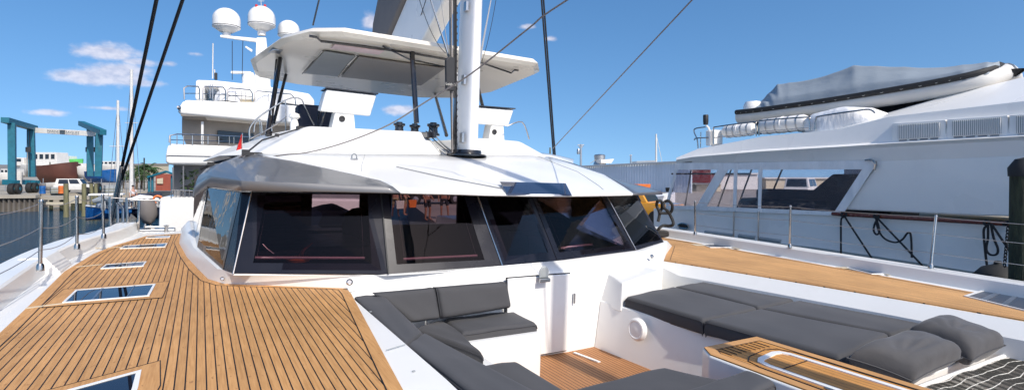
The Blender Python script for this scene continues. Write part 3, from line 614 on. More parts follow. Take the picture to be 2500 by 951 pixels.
bbtext('Leith H',B(1101,206,Y=7.852),.062,M['ropewhite'],'bag_lettering',BAG,Matrix.Rotation(math.radians(90),3,'X'))
for a,c,r,mt in [((1051,0),(1098,145),.016,'steel'),((1024,0),(1088,130),.005,'ropeblack'),((1076,0),(1098,150),.007,'wire'),((1199,0),(1169,160),.016,'steel'),((1211,0),(1176,150),.005,'ropeblack')]:
    p=B(*a,Y=7.9);q=B(*c,Y=7.95); b=bb(); pts=[p+(p-q)*5,p,q]
    if r==.005: pts=[p+(p-q)*3]+sag(p,q,.12,8)
    b.tube(pts,[r*.6,r*.6,r*1.35] if len(pts)==3 else r,6); b.build('rigging_rod' if r>.01 else 'rigging_line',M[mt],CAT)
# boom with stack bag over the hardtop
def slab(pts,x,w,name,mt,par,bev): 
    q=[B(px,py,X=x) for px,py in pts]; return bb().prism([p-V(w,0,0) for p in q],(2*w,0,0)).build(name,M[mt],par,ang=40,bevel=bev,seg=3)
BOOM=slab([(1046,108),(1160,-95),(1052,-95),(962,108)],3.85,.16,'boom','white2',CAT,.05)
slab([(962,108),(1052,-95),(1010,-150),(968,-95),(944,0),(931,62),(928,108)],3.85,.24,'sail_bag','bag',BOOM,.09)
b=bb(); b.tube([B(1040,0,Y=9.5),B(1010,92,Y=11)],.008,5); b.build('lazy_jack',M['ropeblack'],CAT)
# shrouds (dark, thick, out to the hull sides)
def stay(a,pa,c,pc,r,mt='ropeblack',name='shroud',ext=2.2):
    p=B(*a,**pa); q=B(*c,**pc); b=bb(); b.tube([p+(p-q)*ext,p,q],r,7); b.build(name,M[mt],CAT)
stay((382,0),dict(D=8.5),(297,410),dict(D=11.5),.030); stay((446,0),dict(D=8.6),(292,452),dict(D=11.8),.028)
stay((297,405),dict(D=11.45),(264,572),dict(D=11.7),.04,'steel','rigging_screw',0); stay((296,440),dict(D=11.6),(272,560),dict(D=11.7),.025,'steel_dull','rigging_screw',0)
stay((1322,0),dict(D=13),(1352,388),dict(D=14.5),.022); stay((1327,0),dict(D=13),(1356,388),dict(D=14.5),.022)
stay((779,0),dict(D=17),(764,62),dict(D=17.5),.03,'wire','backstay',3)
# furled headsail on its forestay: stands ahead of the camera's view and throws the thin shadow over table, door and roof
fs0=P3(4.5,-3.3,.4); fs1=P3(3.85,7.9,26)
b=bb(); b.tube([fs0,lerp(fs0,fs1,.5),fs1],[.12,.11,.06],10); b.build('furled_headsail',M['canvaswhite'],CAT)
b=bb(); b.box((3.85,-3.4,.05),(10.4,.28,.3)); b.build('bow_crossbeam',M['white'],CAT,bevel=.05)
# sheets
clew=B(2121,-456,X=3.85)
pts=[(566,397,8.4),(604,376,8.2),(650,382,8.0),(700,377,7.6),(760,370,7.35),(850,345,7.1),(950,304,6.8),(1040,248,6.4),(1150,180,5.8),(1290,70,5.0),(1385,0,4.4)]
pp=smoothpath([B(x,y,Y=d) for x,y,d in pts]+[clew],5)
bb().tube(pp,.0095,7).build('jib_sheet',M['rope'],CAT)
b=bb(); b.tube([B(1350,362,D=10.5),B(1690,0,D=5.5),clew],.008,7); b.build('jib_sheet',M['rope'],CAT)
b=bb(); b.tube([clew,lerp(fs0,fs1,.16)],.010,6); b.build('clew_strap',M['canvaswhite'],CAT)
b=bb(); b.tube([B(600,374,Y=8.3),B(640,342,Y=8.6),B(680,330,Y=8.9),B(735,312,Y=9)],.012,6); b.box(B(735,313,Y=8.95),(.14,.1,.06)); b.box(B(676,330,Y=8.8),(.06,.05,.05)); b.box(B(625,376,Y=8.15),(.35,.05,.05)); b.box(B(600,372,Y=8.3),(.1,.1,.08)); b.build('genoa_track',M['blackmat'],CAT,ang=0)
b=bb(); b.tube([B(490,412,Y=9.6),B(520,398,Y=9.5),B(560,390,Y=9.3)],.022,6); b.box(B(515,400,Y=9.5),(.1,.08,.06)); b.build('side_cleat',M['blackmat'],CAT)
# --- stanchions and lifelines
def stanchion(base,top,dz=.17,r=.0175):
    p=B(*base,Z=dz); q=B(*top,Y=p.y)
    s=bb().tube([p,q],r,10).build('stanchion',M['steel'],CAT)
    bb().lathe(p,[(.034,0),(.032,.05),(.024,.07),(.02,.07)],12).build('socket',M['steel'],s)
    bb().lathe(q,[(.02,-.01),(.021,0),(.015,.015),(0,.018)],10).build('cap',M['steel'],s)
    return p,q
sL=[stanchion((98,660),(101,490)),stanchion((188,608),(188,480)),stanchion((253,582),(251,476))]
sR=[stanchion((1697,573),(1697,492)),stanchion((1928,604),(1930,503)),stanchion((2272,655),(2285,527))]
def wires(ss,fr,end,dr):
    for f_ in fr:
        pts=[lerp(p,q,f_) for p,q in ss]; pts=[pts[0]+(pts[0]-pts[1])*end[0]]+pts+[pts[-1]+(pts[-1]-pts[-2])*end[1]]
        b=bb()
        for a,c in zip(pts,pts[1:]): b.tube(sag(a,c,dr,8),.0042,5)
        b.build('lifeline',M['wire'],CAT)
wires(sL,(.97,.62,.3),(1.5,0.0),.05); wires([sR[0],sR[1],sR[2]],(.98,.66,.30),(.0,1.2),.015)
# stern quarter rail group
b=bb()
for pts in ([(270,575),(268,480)],[(288,575),(287,500),(283,495)],[(300,572),(300,508),(288,494)],[(313,570),(309,482)],[(338,562),(340,488)]):
    b.tube([B(x,y,Y=12.0) for x,y in pts],.022,8)
b.tube([B(x,y,Y=12.0) for x,y in [(253,482),(300,484),(340,488),(400,488)]],.012,6)
b.build('quarter_rail',M['steel'],CAT)
b=bb(); b.box(B(372,566,Y=12.3),(.75,.3,.14)); b.build('stern_step_plate',M['steel_dull'],CAT,bevel=.02)
b=bb(); c=B(373,557,Y=12.2); b.tube([c+V(-.12,0,.03),c+V(.12,0,.03)],.016,6); b.box(c,(.06,.05,.06)); b.build('mooring_cleat',M['steel'],CAT)
b=bb(); c=B(406,560,Y=12.0); b.lathe(c+V(0,0,-.06),[(.04,0),(.03,.12),(.05,.14),(0,.15)],10); b.build('deck_bollard',M['steel'],CAT)
# --- cockpit
b=bb(); b.tube([B(943,853,Z=.0),B(990,839,Z=.0)],.004,4); b.build('coaming_seam',M['grille'],CAT)
for x,y in ((905,760),(1010,905),(950,900)): bb().lathe(B(x,y,Z=-.008),[(.012,0),(.011,.003),(0,.004)],10).build('deck_plug',M['grille'],CAT)
b=bb(); b.prism([P3(1.62,.6,-.97),P3(6.4,.6,-.97),P3(6.3,5.6,-.97),P3(1.62,5.6,-.97)],(0,0,.04)); FL=b.build('cockpit_floor',M['teakf'],CAT,ang=0)
b=bb(); b.prism([P3(x,y,-.926) for x,y in (xy(1399,862,-.93),xy(1405,861,-.93),xy(1466,884,-.93),xy(1460,885,-.93))],(0,0,.012)); b.build('drain_channel',M['white'],FL,ang=0)
b=bb(); b.box((1.98,3.2,-.70),(.70,4.6,.52)); b.box((2.3,5.1,-.70),(1.9,.62,.52)); b.box((2.45,1.5,-.70),(1.6,.7,.52)); b.build('bench_base',M['white'],CAT,bevel=.02)
SB=bb().hexa([P3(4.47,5.38,-.95),P3(4.72,2.12,-.95),P3(6.9,2.16,-.95),P3(6.3,5.38,-.95)],[P3(4.55,5.38,-.33),P3(4.86,2.12,-.36),P3(6.9,2.16,-.36),P3(6.28,5.38,-.33)]).build('sunbed_base',M['white'],CAT,bevel=.02)
c=B(1557,803,X=4.52); k=bb().lathe(c+V(.01,0,0),[(.135,0),(.135,.03),(.115,.055),(.10,.058),(.09,.05),(0,.06)],28,axis=(-1,-.08,.06)).build('deck_speaker',M['white2'],CAT)
tx0,tx1,ty0,ty1=3.74,4.62,.3,3.17
tb=[(tx0,3.0),(tx0+.12,ty1),(tx1,ty1),(tx1+.03,ty0),(tx0,ty0)]
bb().prism([P3(x,y,-.95) for x,y in tb],(0,0,.742)).build('bow_locker',M['white'],CAT,bevel=.02)
TB=deck(offset(tb,.016),-.202,M['teakt'],'locker_lid',marg=.09,th=.010)
wr=[(3.93,2.6),(3.96,2.7),(4.04,2.75),(4.3,2.80),(4.38,2.78),(4.42,2.70),(4.46,.5),(3.93,.5)]
ring(wr,.05,-.203,.011,M['white'],'white_frame',TB); ring(offset(wr,-.07),.006,-.2005,.0045,M['caulk'],'seam',TB)
for k in range(9):
    x=3.90+k*.065; plate([(x,2.90),(x+.006,2.90),(x+.006,3.06),(x,3.06)],-.2,.004,M['caulk'],'plank_seam',TB)
plate([(3.98,2.50),(4.39,2.53),(4.39,2.537),(3.98,2.507)],-.2,.004,M['caulk'],'plank_seam',TB)
b=bb(); b.lathe(B(2025,948,Z=-.2),[(.03,0),(.03,.006),(.018,.008),(0,.004)],14); b.build('lid_latch',M['steel'],TB)
# trampoline net
import itertools
b=bb(); nx0,nx1,ny0,ny1,nz=4.6,7.0,-3.2,1.98,-.36
def nz_(x,y): return nz-.07*math.sin(math.pi*min(max((x-nx0)/(nx1-nx0),0),1))*min(1,(1.75-y)) +.008*math.sin(9*x+3*y)
st=.078; k=0
y=ny1
while y>-1.2:
    pts=[P3(nx0+(nx1-nx0)*i/16,y+.012*math.sin(i*1.9+k),nz_(nx0+(nx1-nx0)*i/16,y)) for i in range(17)]; b.tube(pts,.0045,4); y-=st; k+=1
NETB=b; b=bb()
x=nx0
while x<nx1:
    pts=[P3(x+.010*math.sin(i*1.3+k),ny1-(ny1+1.2)*i/14,nz_(x,ny1-(ny1+1.2)*i/14)) for i in range(15)]; b.tube(pts,.0032,3); x+=.017; k+=1
NET=NETB.build('trampoline_net',M['ropewhite'],CAT,ang=0); b.build('cross_cords',M['cord2'],NET,ang=0)
b=bb(); b.tube([P3(nx0,ny1+.04,nz+.0),P3(nx1,ny1+.04,nz)],.022,8); b.tube([P3(nx1+.03,ny1+.04,nz),P3(nx1+.12,-2,nz)],.03,8); b.build('net_edge_rope',M['white'],CAT)
# ================================================================== upholstery (loose cushions, each its own thing)
def cushion(t4,th,label,name='seat_cushion',group='charcoal cockpit cushions',drop=None,bev=.03,mt='cushion',cat='cushion',pipe=True,inset=.0):
    t4=[Vector(p) for p in t4]; n=(t4[1]-t4[0]).cross(t4[3]-t4[0]).normalized()
    if drop is None:
        if n.z<0:n=-n
        drop=-n*th
    else: drop=Vector(drop)
    # subdivided slab with crowned top
    c=sum(t4,V(0,0,0))/4; up=-drop.normalized(); nu=nv=14
    def f(s,t): return lerp(lerp(t4[0],t4[1],s),lerp(t4[3],t4[2],s),t)
    rs=random.Random(label); ph=[rs.uniform(0,6) for _ in range(4)]
    b=bb(); L1=(t4[1]-t4[0]).length; L2=(t4[3]-t4[0]).length
    def prof(s,t):
        ds=min(s,1-s)*L1; dt=min(t,1-t)*L2; r=.045
        e=0
        for d in (ds,dt):
            if d<r: e-= r-math.sqrt(max(r*r-(r-d)**2,0))
        return e*.8+.006*math.sin(ph[0]+s*5)*math.sin(ph[1]+t*4)+.003*math.sin(ph[2]+s*13+t*5)
    def map_(x): # denser near edges
        return x
    ks=[0,.012,.03,.06,.12,.2,.3,.4,.5,.6,.7,.8,.88,.94,.97,.988,1]
    N_=len(ks); rows=[[f(s,t)+up*prof(s,t) for s in ks] for t in ks]
    vs=[p for r in rows for p in r]; fs=[(j*N_+i,j*N_+i+1,(j+1)*N_+i+1,(j+1)*N_+i) for j in range(N_-1) for i in range(N_-1)]
    # sides
    bd=[(0,i) for i in range(N_)]+[(j,N_-1) for j in range(1,N_)]+[(N_-1,i) for i in range(N_-2,-1,-1)]+[(j,0) for j in range(N_-2,0,-1)]
    base=[rows[j][i] for j,i in bd]; m=len(bd)
    out=lambda p,k:(p-c)*k
    l1=[p+drop*.45+(p-c).normalized()*.006 for p in base]; l2=[c+(p-c)*.985+drop*.97 for p in base]
    o=len(vs); vs+=l1+l2; idx=[j*N_+i for j,i in bd]
    for k in range(m):
        q=(k+1)%m; fs.append((idx[k],idx[q],o+q,o+k)); fs.append((o+k,o+q,o+m+q,o+m+k))
    fs.append(tuple(range(o+m,o+2*m)))
    b.add(vs,fs); root=b.build(name,M[mt],ang=60)
    tag(root,label,cat,group)
    if pipe:
        ORG[root.name]=Vector(root.location)
        p=bb(); loop=base+[base[0],base[1]]; p.tube([q+up*.001+(q-c).normalized()*.004 for q in loop],.0055,5); p.build('piping',M['piping'],root)
    return root
def zq(l,z): return [B(*p,Z=z) for p in l]
cushion(zq([(1527,722),(1642,697),(1850,749),(1717,777)],-.2),.13,'wide charcoal sunbed cushion at the aft cockpit corner above the round white speaker','sunbed_cushion')
cushion(zq([(1646,696),(1733,684),(1953,726),(1854,748)],-.2),.13,'charcoal sunbed cushion farthest aft against the white side wall','sunbed_cushion')
cushion(zq([(1721,779),(1855,751),(2172,813),(2052,866)],-.2),.13,'long charcoal sunbed cushion on the table side, partly under the pillows','sunbed_cushion')
cushion(zq([(1859,750),(1957,728),(2282,784),(2180,811)],-.2),.13,'long charcoal sunbed cushion running along the white side wall up to the pillows','sunbed_cushion')
zs=-.34
cushion(zq([(1128,809),(1311,785),(1246,754),(1083,776)],zs),.13,'charcoal seat cushion of the bench under the cabin windows, next to the door')
cushion(zq([(1180,860),(1122,810),(1080,777),(985,790)],zs)[:2]+zq([(1080,777),(1010,800)],zs),.13,'charcoal corner seat cushion where the two benches meet')
cushion([P3(1.9,3.95,zs),P3(2.42,3.95,zs),P3(2.42,1.7,zs),P3(1.9,1.7,zs)],.13,'long charcoal seat cushion of the side bench beside the white coaming')
def backc(tl,tr,br,bl,Y1,Y2,label):
    q=[B(*bl,Y=Y2),B(*br,Y=Y2),B(*tr,Y=Y1),B(*tl,Y=Y1)]; return cushion(q,.11,label,'back_cushion',drop=(0,.11,-.01))
backc((1070,703),(1238,689),(1250,750),(1081,777),5.27,5.2,'charcoal back cushion under the cabin window, nearer the door')
backc((917,717),(1062,704),(1076,777),(1004,786),5.27,5.2,'charcoal back cushion under the cabin window, in the bench corner')
S1=[B(862,722,Z=.0),B(932,712,Z=.0),B(1030,807,Z=-.06),B(988,838,Z=-.02)]
cushion(S1,.13,'charcoal side back cushion at the bench corner beside the teak deck','back_cushion',drop=(.05,0,-.15))
S2=[B(993,840,Z=-.02),B(1034,806,Z=-.06),P3(1.92,1.9,-.06),P3(1.42,1.9,-.01)]
cushion(S2,.13,'long charcoal side back cushion in front of the corner one, beside the white coaming','back_cushion',drop=(.05,0,-.15))
cushion(zq([(1370,951),(1620,893),(1760,910),(1600,1000)],-.28)[:2]+zq([(1790,930),(1560,1010)],-.28),.12,'charcoal seat cushion at the bottom edge of the photo, left of the small back cushion')
cushion([B(1664,951,Z=-.2),B(1820,899,Z=-.2),B(1893,925,Z=-.2),B(1780,985,Z=-.2)],.10,'small charcoal back cushion against the teak topped locker, at the bottom edge of the photo','back_cushion')
def pillow(c4,th,label,n=18):
    c4=[Vector(p) for p in c4]; c=sum(c4,V(0,0,0))/4
    nrm=(c4[1]-c4[0]).cross(c4[3]-c4[0]).normalized(); 
    if nrm.z<0:nrm=-nrm
    rs=random.Random(label); ph=[rs.uniform(0,6) for _ in range(8)]; b=bb()
    def f(s,t,sg):
        a=2*s-1; e=2*t-1
        p=lerp(lerp(c4[0],c4[1],s),lerp(c4[3],c4[2],s),t)
        k=1-.07*(1-e*e)*abs(a)**4-.07*(1-a*a)*abs(e)**4
        p=c+(p-c)*k
        h=(max(1-a**6,0)**.42)*(max(1-e**6,0)**.42)*(.86+.14*(1-a*a)*(1-e*e))
        w=.014*math.sin(ph[0]+a*2.5+e*2)+.004*math.sin(ph[1]+a*7-e*5)+.012*math.sin(ph[2]+math.atan2(e,a)*11)*max(a*a+e*e-.5,0)
        rad=math.hypot(a,e); w+=.016*math.sin(ph[3]+math.atan2(e-.3,a+.9)*14)*max(0,1-rad)*.8
        return p+nrm*(sg*(th/2)*h*(1 if sg>0 else .7)+w*h)
    N_=26
    for sg in (1,-1): b.grid(lambda s,t:f(s,t,sg),N_,N_)
    o=b.build('scatter_pillow',M['pillow'],ang=60,weld=.0015); tag(o,label,'pillow','charcoal scatter pillows')
    ORG[o.name]=Vector(o.location); p=bb(); L=[f(0,k/12,1) for k in range(12)]+[f(k/12,1,1) for k in range(12)]+[f(1,1-k/12,1) for k in range(12)]+[f(1-k/12,0,1) for k in range(13)]
    p.tube(L,.006,5); p.build('seam_piping',M['piping'],o)
    return o
pillow([B(2066,872,Z=-.17),B(2205,822,Z=-.14),B(2350,872,Z=-.2),B(2228,930,Z=-.30)],.36,'dark grey pillow nearest the camera, hanging over the end of the sunbed above the net')
pillow([B(2210,812,Z=-.15),B(2300,790,Z=-.14),B(2455,842,Z=-.2),B(2372,880,Z=-.26)],.36,'dark grey pillow lying behind the nearest one, against the white side wall')
# ================================================================== harbour setting
def water():
    m,nt=nodes('harbour water'); L=nt.links.new
    out=N(nt,'ShaderNodeOutputMaterial'); b=N(nt,'ShaderNodeBsdfPrincipled'); L(b.outputs[0],out.inputs[0]); b.inputs['Base Color'].default_value=(.006,.045,.085,1); b.inputs['Roughness'].default_value=.07; b.inputs['IOR'].default_value=1.33
    tc=N(nt,'ShaderNodeTexCoord'); mp=N(nt,'ShaderNodeMapping'); mp.inputs['Scale'].default_value=(.8,1.5,1); mp.inputs['Rotation'].default_value=(0,0,.3); L(tc.outputs['Object'],mp.inputs[0])
    n1=N(nt,'ShaderNodeTexNoise'); n1.inputs['Scale'].default_value=1.7; n1.inputs['Detail'].default_value=5; n1.inputs['Roughness'].default_value=.5; L(mp.outputs[0],n1.inputs[0])
    bp=N(nt,'ShaderNodeBump'); bp.inputs['Distance'].default_value=.6; L(n1.outputs[0],bp.inputs['Height']); L(bp.outputs[0],b.inputs['Normal'])
    return m
ZW=-2.3; ZQ=-.72
b=MB(); b.poly([V(-1500,-1500,ZW),V(1500,-1500,ZW),V(1500,3000,ZW),V(-1500,3000,ZW)]); tag(b.build('water',water(),ang=0,origin=(0,0,ZW)),kind='structure')
def zq_(px,y): return W(px,y,Z=ZQ)
# town-side quay (left, far) and the quay behind the boats (right)
fr=[zq_(-900,482),zq_(-300,480),zq_(96,477),zq_(100,472),zq_(300,468),zq_(560,466)]
far=[V(p.x*1,p.y,p.z) for p in fr]
pl=fr+[W(560,466,Z=ZQ)+V(0,1400,0),zq_(-900,482)+V(-900,1400,0)]
b=MB(); b.prism([p-V(0,0,2.2) for p in pl],(0,0,2.2)); tag(b.build('far_quay',M['concrete'],ang=0,origin=(0,60,ZQ)),kind='structure')
b=MB(); b.prism([V(x,y,ZQ-2) for x,y in [(8.6,21),(8.6,17.2),(60,17.2),(900,17.2),(900,1400),(30,1400),(26,62),(14,40)]],(0,0,1.995)); tag(b.build('quay_pavement',M['asphalt'],ang=0,origin=(20,20,ZQ)),kind='structure')
b=MB(); b.prism([V(x,y,ZQ-.0) for x,y in [(8.6,21),(8.6,17.2),(40,17.2),(40,17.5),(8.9,17.5),(8.9,21)]],(0,0,.14)); tag(b.build('quay_kerb',M['concrete'],ang=0),kind='structure')
# corrugated sheet pile wall at the left end of the far quay
A_,C_=zq_(-200,479.6)+V(0,-.3,-.25),zq_(94,477)+V(0,-.3,-.25); n=90; P_=[]
nv=(C_-A_).normalized(); pv=V(nv.y,-nv.x,0)
for i in range(n+1):
    P_.append(lerp(A_,C_,i/n)+pv*(.22 if i%4<2 else -.05))
b=MB(); b.loft([[p for p in P_],[p-V(0,0,1.9) for p in P_]],closed=False); o=b.build('sheet_pile_wall',M['sheetpile'],ang=0); tag(o,'corrugated dark steel sheet pile wall at the water under the travel lift','wall')
b=MB(); b.prism([A_+pv*.4+V(0,0,.02),C_+pv*.4+V(0,0,.02),C_-pv*.5+V(0,0,.02),A_-pv*.5+V(0,0,.02)],(0,0,.3)); b.build('capping_beam',M['concrete'],o) 
# low timber and concrete dock in front of the far quay
d0=W(96,481,D=52);b=MB(); dk=thing('dock',(d0.x,d0.y,ZW),'low concrete and timber dock between the sheet pile wall and the green pilings','dock')
b.prism([W(96,479,D=54),W(238,479,D=54),W(238,487,D=54),W(96,487,D=54)],(0,3,0)); b.build('dock_slab',M['concrete'],dk,ang=0)
b=MB(); b.prism([W(112,493,D=53.5),W(160,493,D=53.5),W(160,500,D=53.5),W(112,500,D=53.5)],(0,.3,0)); b.build('dock_waling',M['beige'],dk,ang=0)
b=MB(); b.prism([W(166,478,D=50),W(205,477,D=50),W(205,496,D=50),W(166,496,D=50)],(0,.4,0)); b.build('dock_panel',M['beige'],dk,ang=0)
for px in (102,125,150,178,195): b=MB(); p=W(px,495,D=54.5); b.tube([p+V(0,0,.3),V(p.x,p.y,ZW-.5)],.16,8); b.build('dock_leg',M['timberdark'],dk)
lab=['pale green timber piling, leftmost of the row in front of the dock','pale green timber piling, second of the row in front of the dock','pale green timber piling beside the blue hulled boat, third of the row','pale green timber piling nearest the blue hulled boat']
for (px,D,r),l in zip([(161,46,.19),(205,47,.18),(223,49,.16),(234,49,.15)],lab):
    p=W(px,448,D=D); b=MB(); b.tube([V(p.x,p.y,ZW-.6),lerp((p.x,p.y,ZW),p,.5)+V(.02,0,0),p],[r*1.06,r,r*.93],12); o=b.build('piling',M['timber']); tag(o,l,'piling','green timber pilings')
# ------------------------------------------------------------------ travel lift
p=W(130,470,D=62); TL=thing('travel_lift',(p.x,p.y,ZQ),'teal boat hoist frame with a white crossbeam standing on the far quay','boat hoist')
def beam(a,c,w,h,name,mt,par):
    a,c=Vector(a),Vector(c); d=(c-a).normalized(); s=d.cross(V(0,0,1)); s=s.normalized() if s.length>.1 else V(1,0,0); u=s.cross(d).normalized()
    k=[s*(i*w/2)+u*(j*h/2) for i,j in((-1,-1),(1,-1),(1,1),(-1,1))]
    return MB().loft([[a+q for q in k],[c+q for q in k]]).build(name,M[mt],par,ang=0,bevel=.02)
LD={1:58,2:64,3:66,4:60}
for (x0,y0,x1,y1,D) in ((29,300,30,445,58),(76,312,79,432,64),(220,308,221,430,66),(243,325,240,430,60)):
    g=beam(W(x0,y0,D=D),W(x1,y1,D=D),.62,.62,'leg','teal',TL)
for (x0,y0,x1,y1,D0,D1,w) in ((12,293,84,313,57,65,.7),(198,301,252,323,68,59,.6)):
    beam(W(x0,y0,D=D0),W(x1,y1,D=D1),w,.6,'side_girder','teal',TL)
CB=beam(W(86,318,D=64.5),W(236,327,D=64.5),.4,.62,'crossbeam','liftwhite',TL)
a,c=W(120,320.2,D=64.2),W(190,324.4,D=64.2); e=(c-a).normalized(); Mx=Matrix((e,V(0,0,1),e.cross(V(0,0,1)))).transposed()
MB().box((a+c)/2+V(-.1,-.14,.0),(.5,.04,.46)).build('beam_emblem',M['signtext'],CB,ang=0)
bbtext('MARINE     TRAVELIFT',(a+c)/2+V(0,-.15,0),.40,M['signtext'],'beam_lettering',CB,Mx,boat=False)
for (x0,x1,D) in ((12,42,57.5),(60,92,64)):
    beam(W(x0,444,D=D),W(x1,446,D=D),.7,.55,'wheel_beam','teal',TL)
for px,D in ((31,57),(44,57.5),(74,62),(86,62.5),(222,65),(240,59.5)):
    p=W(px,450,D=D); p=V(p.x,p.y,ZQ+.6); w_=MB().lathe(p+V(-.3,0,0),[(.3,0),(.55,.02),(.6,.1),(.6,.45),(.55,.5),(.3,.5)],18,axis=(1,-.15,0)).build('wheel',M['rubber'],TL)
    MB().lathe(p+V(-.33,0,0),[(.0,0),(.2,0),(.2,.56),(0,.57)],12,axis=(1,-.15,0)).build('hub',M['teal'],w_)
for px,y,D in ((66,312,63),(72,314,63),(212,330,66),(232,330,64)):
    b=MB(); b.tube([W(px,y,D=D),W(px,430,D=D)],.035,4); b.box(W(px,365,D=D),(.25,.25,.6)); b.build('hoist_line',M['blackmat'],TL,ang=0)
# ------------------------------------------------------------------ boats ashore and afloat, seen small
def boat(name,x0,x1,yt,yb,D,hullmat,label,cabin=None,cabmat='liftwhite',depth=3.2,bow=1,waterline=None,D2=None,cat='boat',stripe=None,stands=True):
    D2=D2 or D; a=W(x0,yt,D=D); c=W(x1,yt,D=D2); z1=a.z; z0=W(x0,yb,D=D).z; e=(c-a); e.z=0; L_=e.length; e.normalize(); nrm=V(-e.y,e.x,0)
    if nrm.dot(F)<0: nrm=-nrm
    t=thing(name,(*((a+c)/2).xy,z0),label,cat); rg=[]
    for k in range(9):
        s=k/8; w_=depth/2*(1-.9*max(0,(s-.45)/.55)**2.2) if bow>0 else depth/2*(1-.9*max(0,(.55-s)/.55)**2.2)
        sh=(.10+.22*((s if bow>0 else 1-s)**2))*(z1-z0); over=L_*(.0 if 1 else 0)
        q=a.xy.to_3d()+e*(L_*s)+nrm*depth/2
        rg.append([q+nrm*(-w_)+V(0,0,z1+sh-.1*(z1-z0)),q+nrm*(-w_*.94)+V(0,0,z0+(z1-z0)*.55),q+nrm*(-w_*.5)+V(0,0,z0+(z1-z0)*.12),q+V(0,0,z0),q+nrm*(w_*.5)+V(0,0,z0+(z1-z0)*.12),q+nrm*(w_*.94)+V(0,0,z0+(z1-z0)*.55),q+nrm*w_+V(0,0,z1+sh-.1*(z1-z0))])
    MB().loft(rg).build('hull',M[hullmat],t,ang=40)
    if stripe:
        MB().tube([r[0]+nrm*-.03+V(0,0,-.08) for r in rg],.07,6).build('gunwale',M[stripe],t)
    if cabin:
        for (cx0,cx1,cy0,cy1,wn) in cabin:
            p0=W(cx0,cy1,D=D)+nrm*.5; p1=W(cx1,cy1,D=D2)+nrm*.5; zt=W(cx0,cy0,D=D).z
            q=[p0,p1,p1+nrm*(depth*.6),p0+nrm*(depth*.6)]
            i_=e*((p1-p0).length*.06)
            cb=MB().hexa(q,[V(q[0].x,q[0].y,zt)+i_,V(q[1].x,q[1].y,zt)-i_,V(q[2].x,q[2].y,zt)-i_,V(q[3].x,q[3].y,zt)+i_]).build('cabin',M[cabmat],t,bevel=.06)
            for k in range(wn):
                l=(p1-p0).length; s0=(k+.2)/wn; s1=(k+.82)/wn; za=p0.z+(zt-p0.z)*.5; zb=p0.z+(zt-p0.z)*.85
                A2=p0+e*(l*(.06+.88*s0))-nrm*.03;B2=p0+e*(l*(.06+.88*s1))-nrm*.03
                MB().prism([V(A2.x,A2.y,za),V(B2.x,B2.y,za),V(B2.x,B2.y,zb),V(A2.x,A2.y,zb)],nrm*.05).build('window',M['windowdark'],cb,ang=0)
    if stands:
        for s in (.25,.7):
            q=a+e*(L_*s)+nrm*.2; MB().tube([V(q.x,q.y,ZQ),V(q.x,q.y,z0+(z1-z0)*.35)],.06,6).build('boat_stand',M['steel_dull'],t)
    return t
boat('trawler',14,136,404,432,84,'liftwhite','old white trawler with a wheelhouse and a row of windows behind the teal hoist',cabin=[(54,134,371,404,5),(16,52,384,404,1)],depth=4,bow=-1)
boat('trawler_hull',84,158,404,452,72,'brown','brown bare hull propped ashore under the travel lift','' or None,depth=4,bow=1)
boat('motorboat',156,218,408,441,74,'liftwhite','white motorboat hull propped ashore right of the brown hull',depth=3.4,bow=1,cabin=[(160,195,398,408,2)])
boat('motorboat',132,182,390,406,88,'green','white motorboat with a bright green side behind the brown hull',cabin=[(142,160,380,392,1)],stands=False)
boat('motorboat',222,292,404,432,80,'liftwhite','white cabin boat ashore right of the hoist, under the pale mast',cabin=[(235,280,393,406,4)],depth=3.2)
boat('workboat',205,262,418,446,72,'blue','blue workboat ashore between the right hoist legs',depth=3)
boat('motorboat',-30,26,425,452,70,'liftwhite','white motorboat ashore at the left edge of the photo',cabin=[(-10,22,412,428,3)],depth=3)
boat('dinghy',112,146,446,463,62,'liftwhite','small white dinghy lying on the quay under the brown hull',depth=1.4,stands=False)
boat('dinghy',88,112,448,464,63,'greywall','small grey dinghy lying left of the white one under the brown hull',depth=1.4,stands=False)
BB_=boat('sailboat',219,322,508,540,41,'blue','blue hulled sailboat with cluttered white deck and one tall white mast',cabin=[(250,300,492,508,3)],depth=3.2,bow=-1,stands=False,stripe='liftwhite',D2=43)
def mast(px,y0,y1,D,r,par,sp=None,stays=(),mt='liftwhite'):
    m_=MB().tube([W(px,y1,D=D),W(px,y0,D=D)],[r,r*.7],8).build('mast',M[mt],par)
    if sp: MB().tube([W(px-sp[1],sp[0],D=D),W(px+sp[1],sp[0],D=D)],.03,6).build('spreader',M[mt],m_)
    for x in stays: MB().tube([W(px,y0+3,D=D),W(x,y1,D=D)],.018,4).build('stay',M['wire'],m_)
mast(288,245,500,42,.13,BB_,(357,20),(262,312,276))
B2_=boat('sailboat',318,410,506,540,44,'navy','dark hulled sailboat with the tallest far mast, beyond the covered outboard',cabin=[(340,395,490,506,3)],depth=3.4,bow=1,stands=False,stripe='liftwhite')
mast(321,170,500,43.8,.15,B2_,(300,16),(296,345,330))
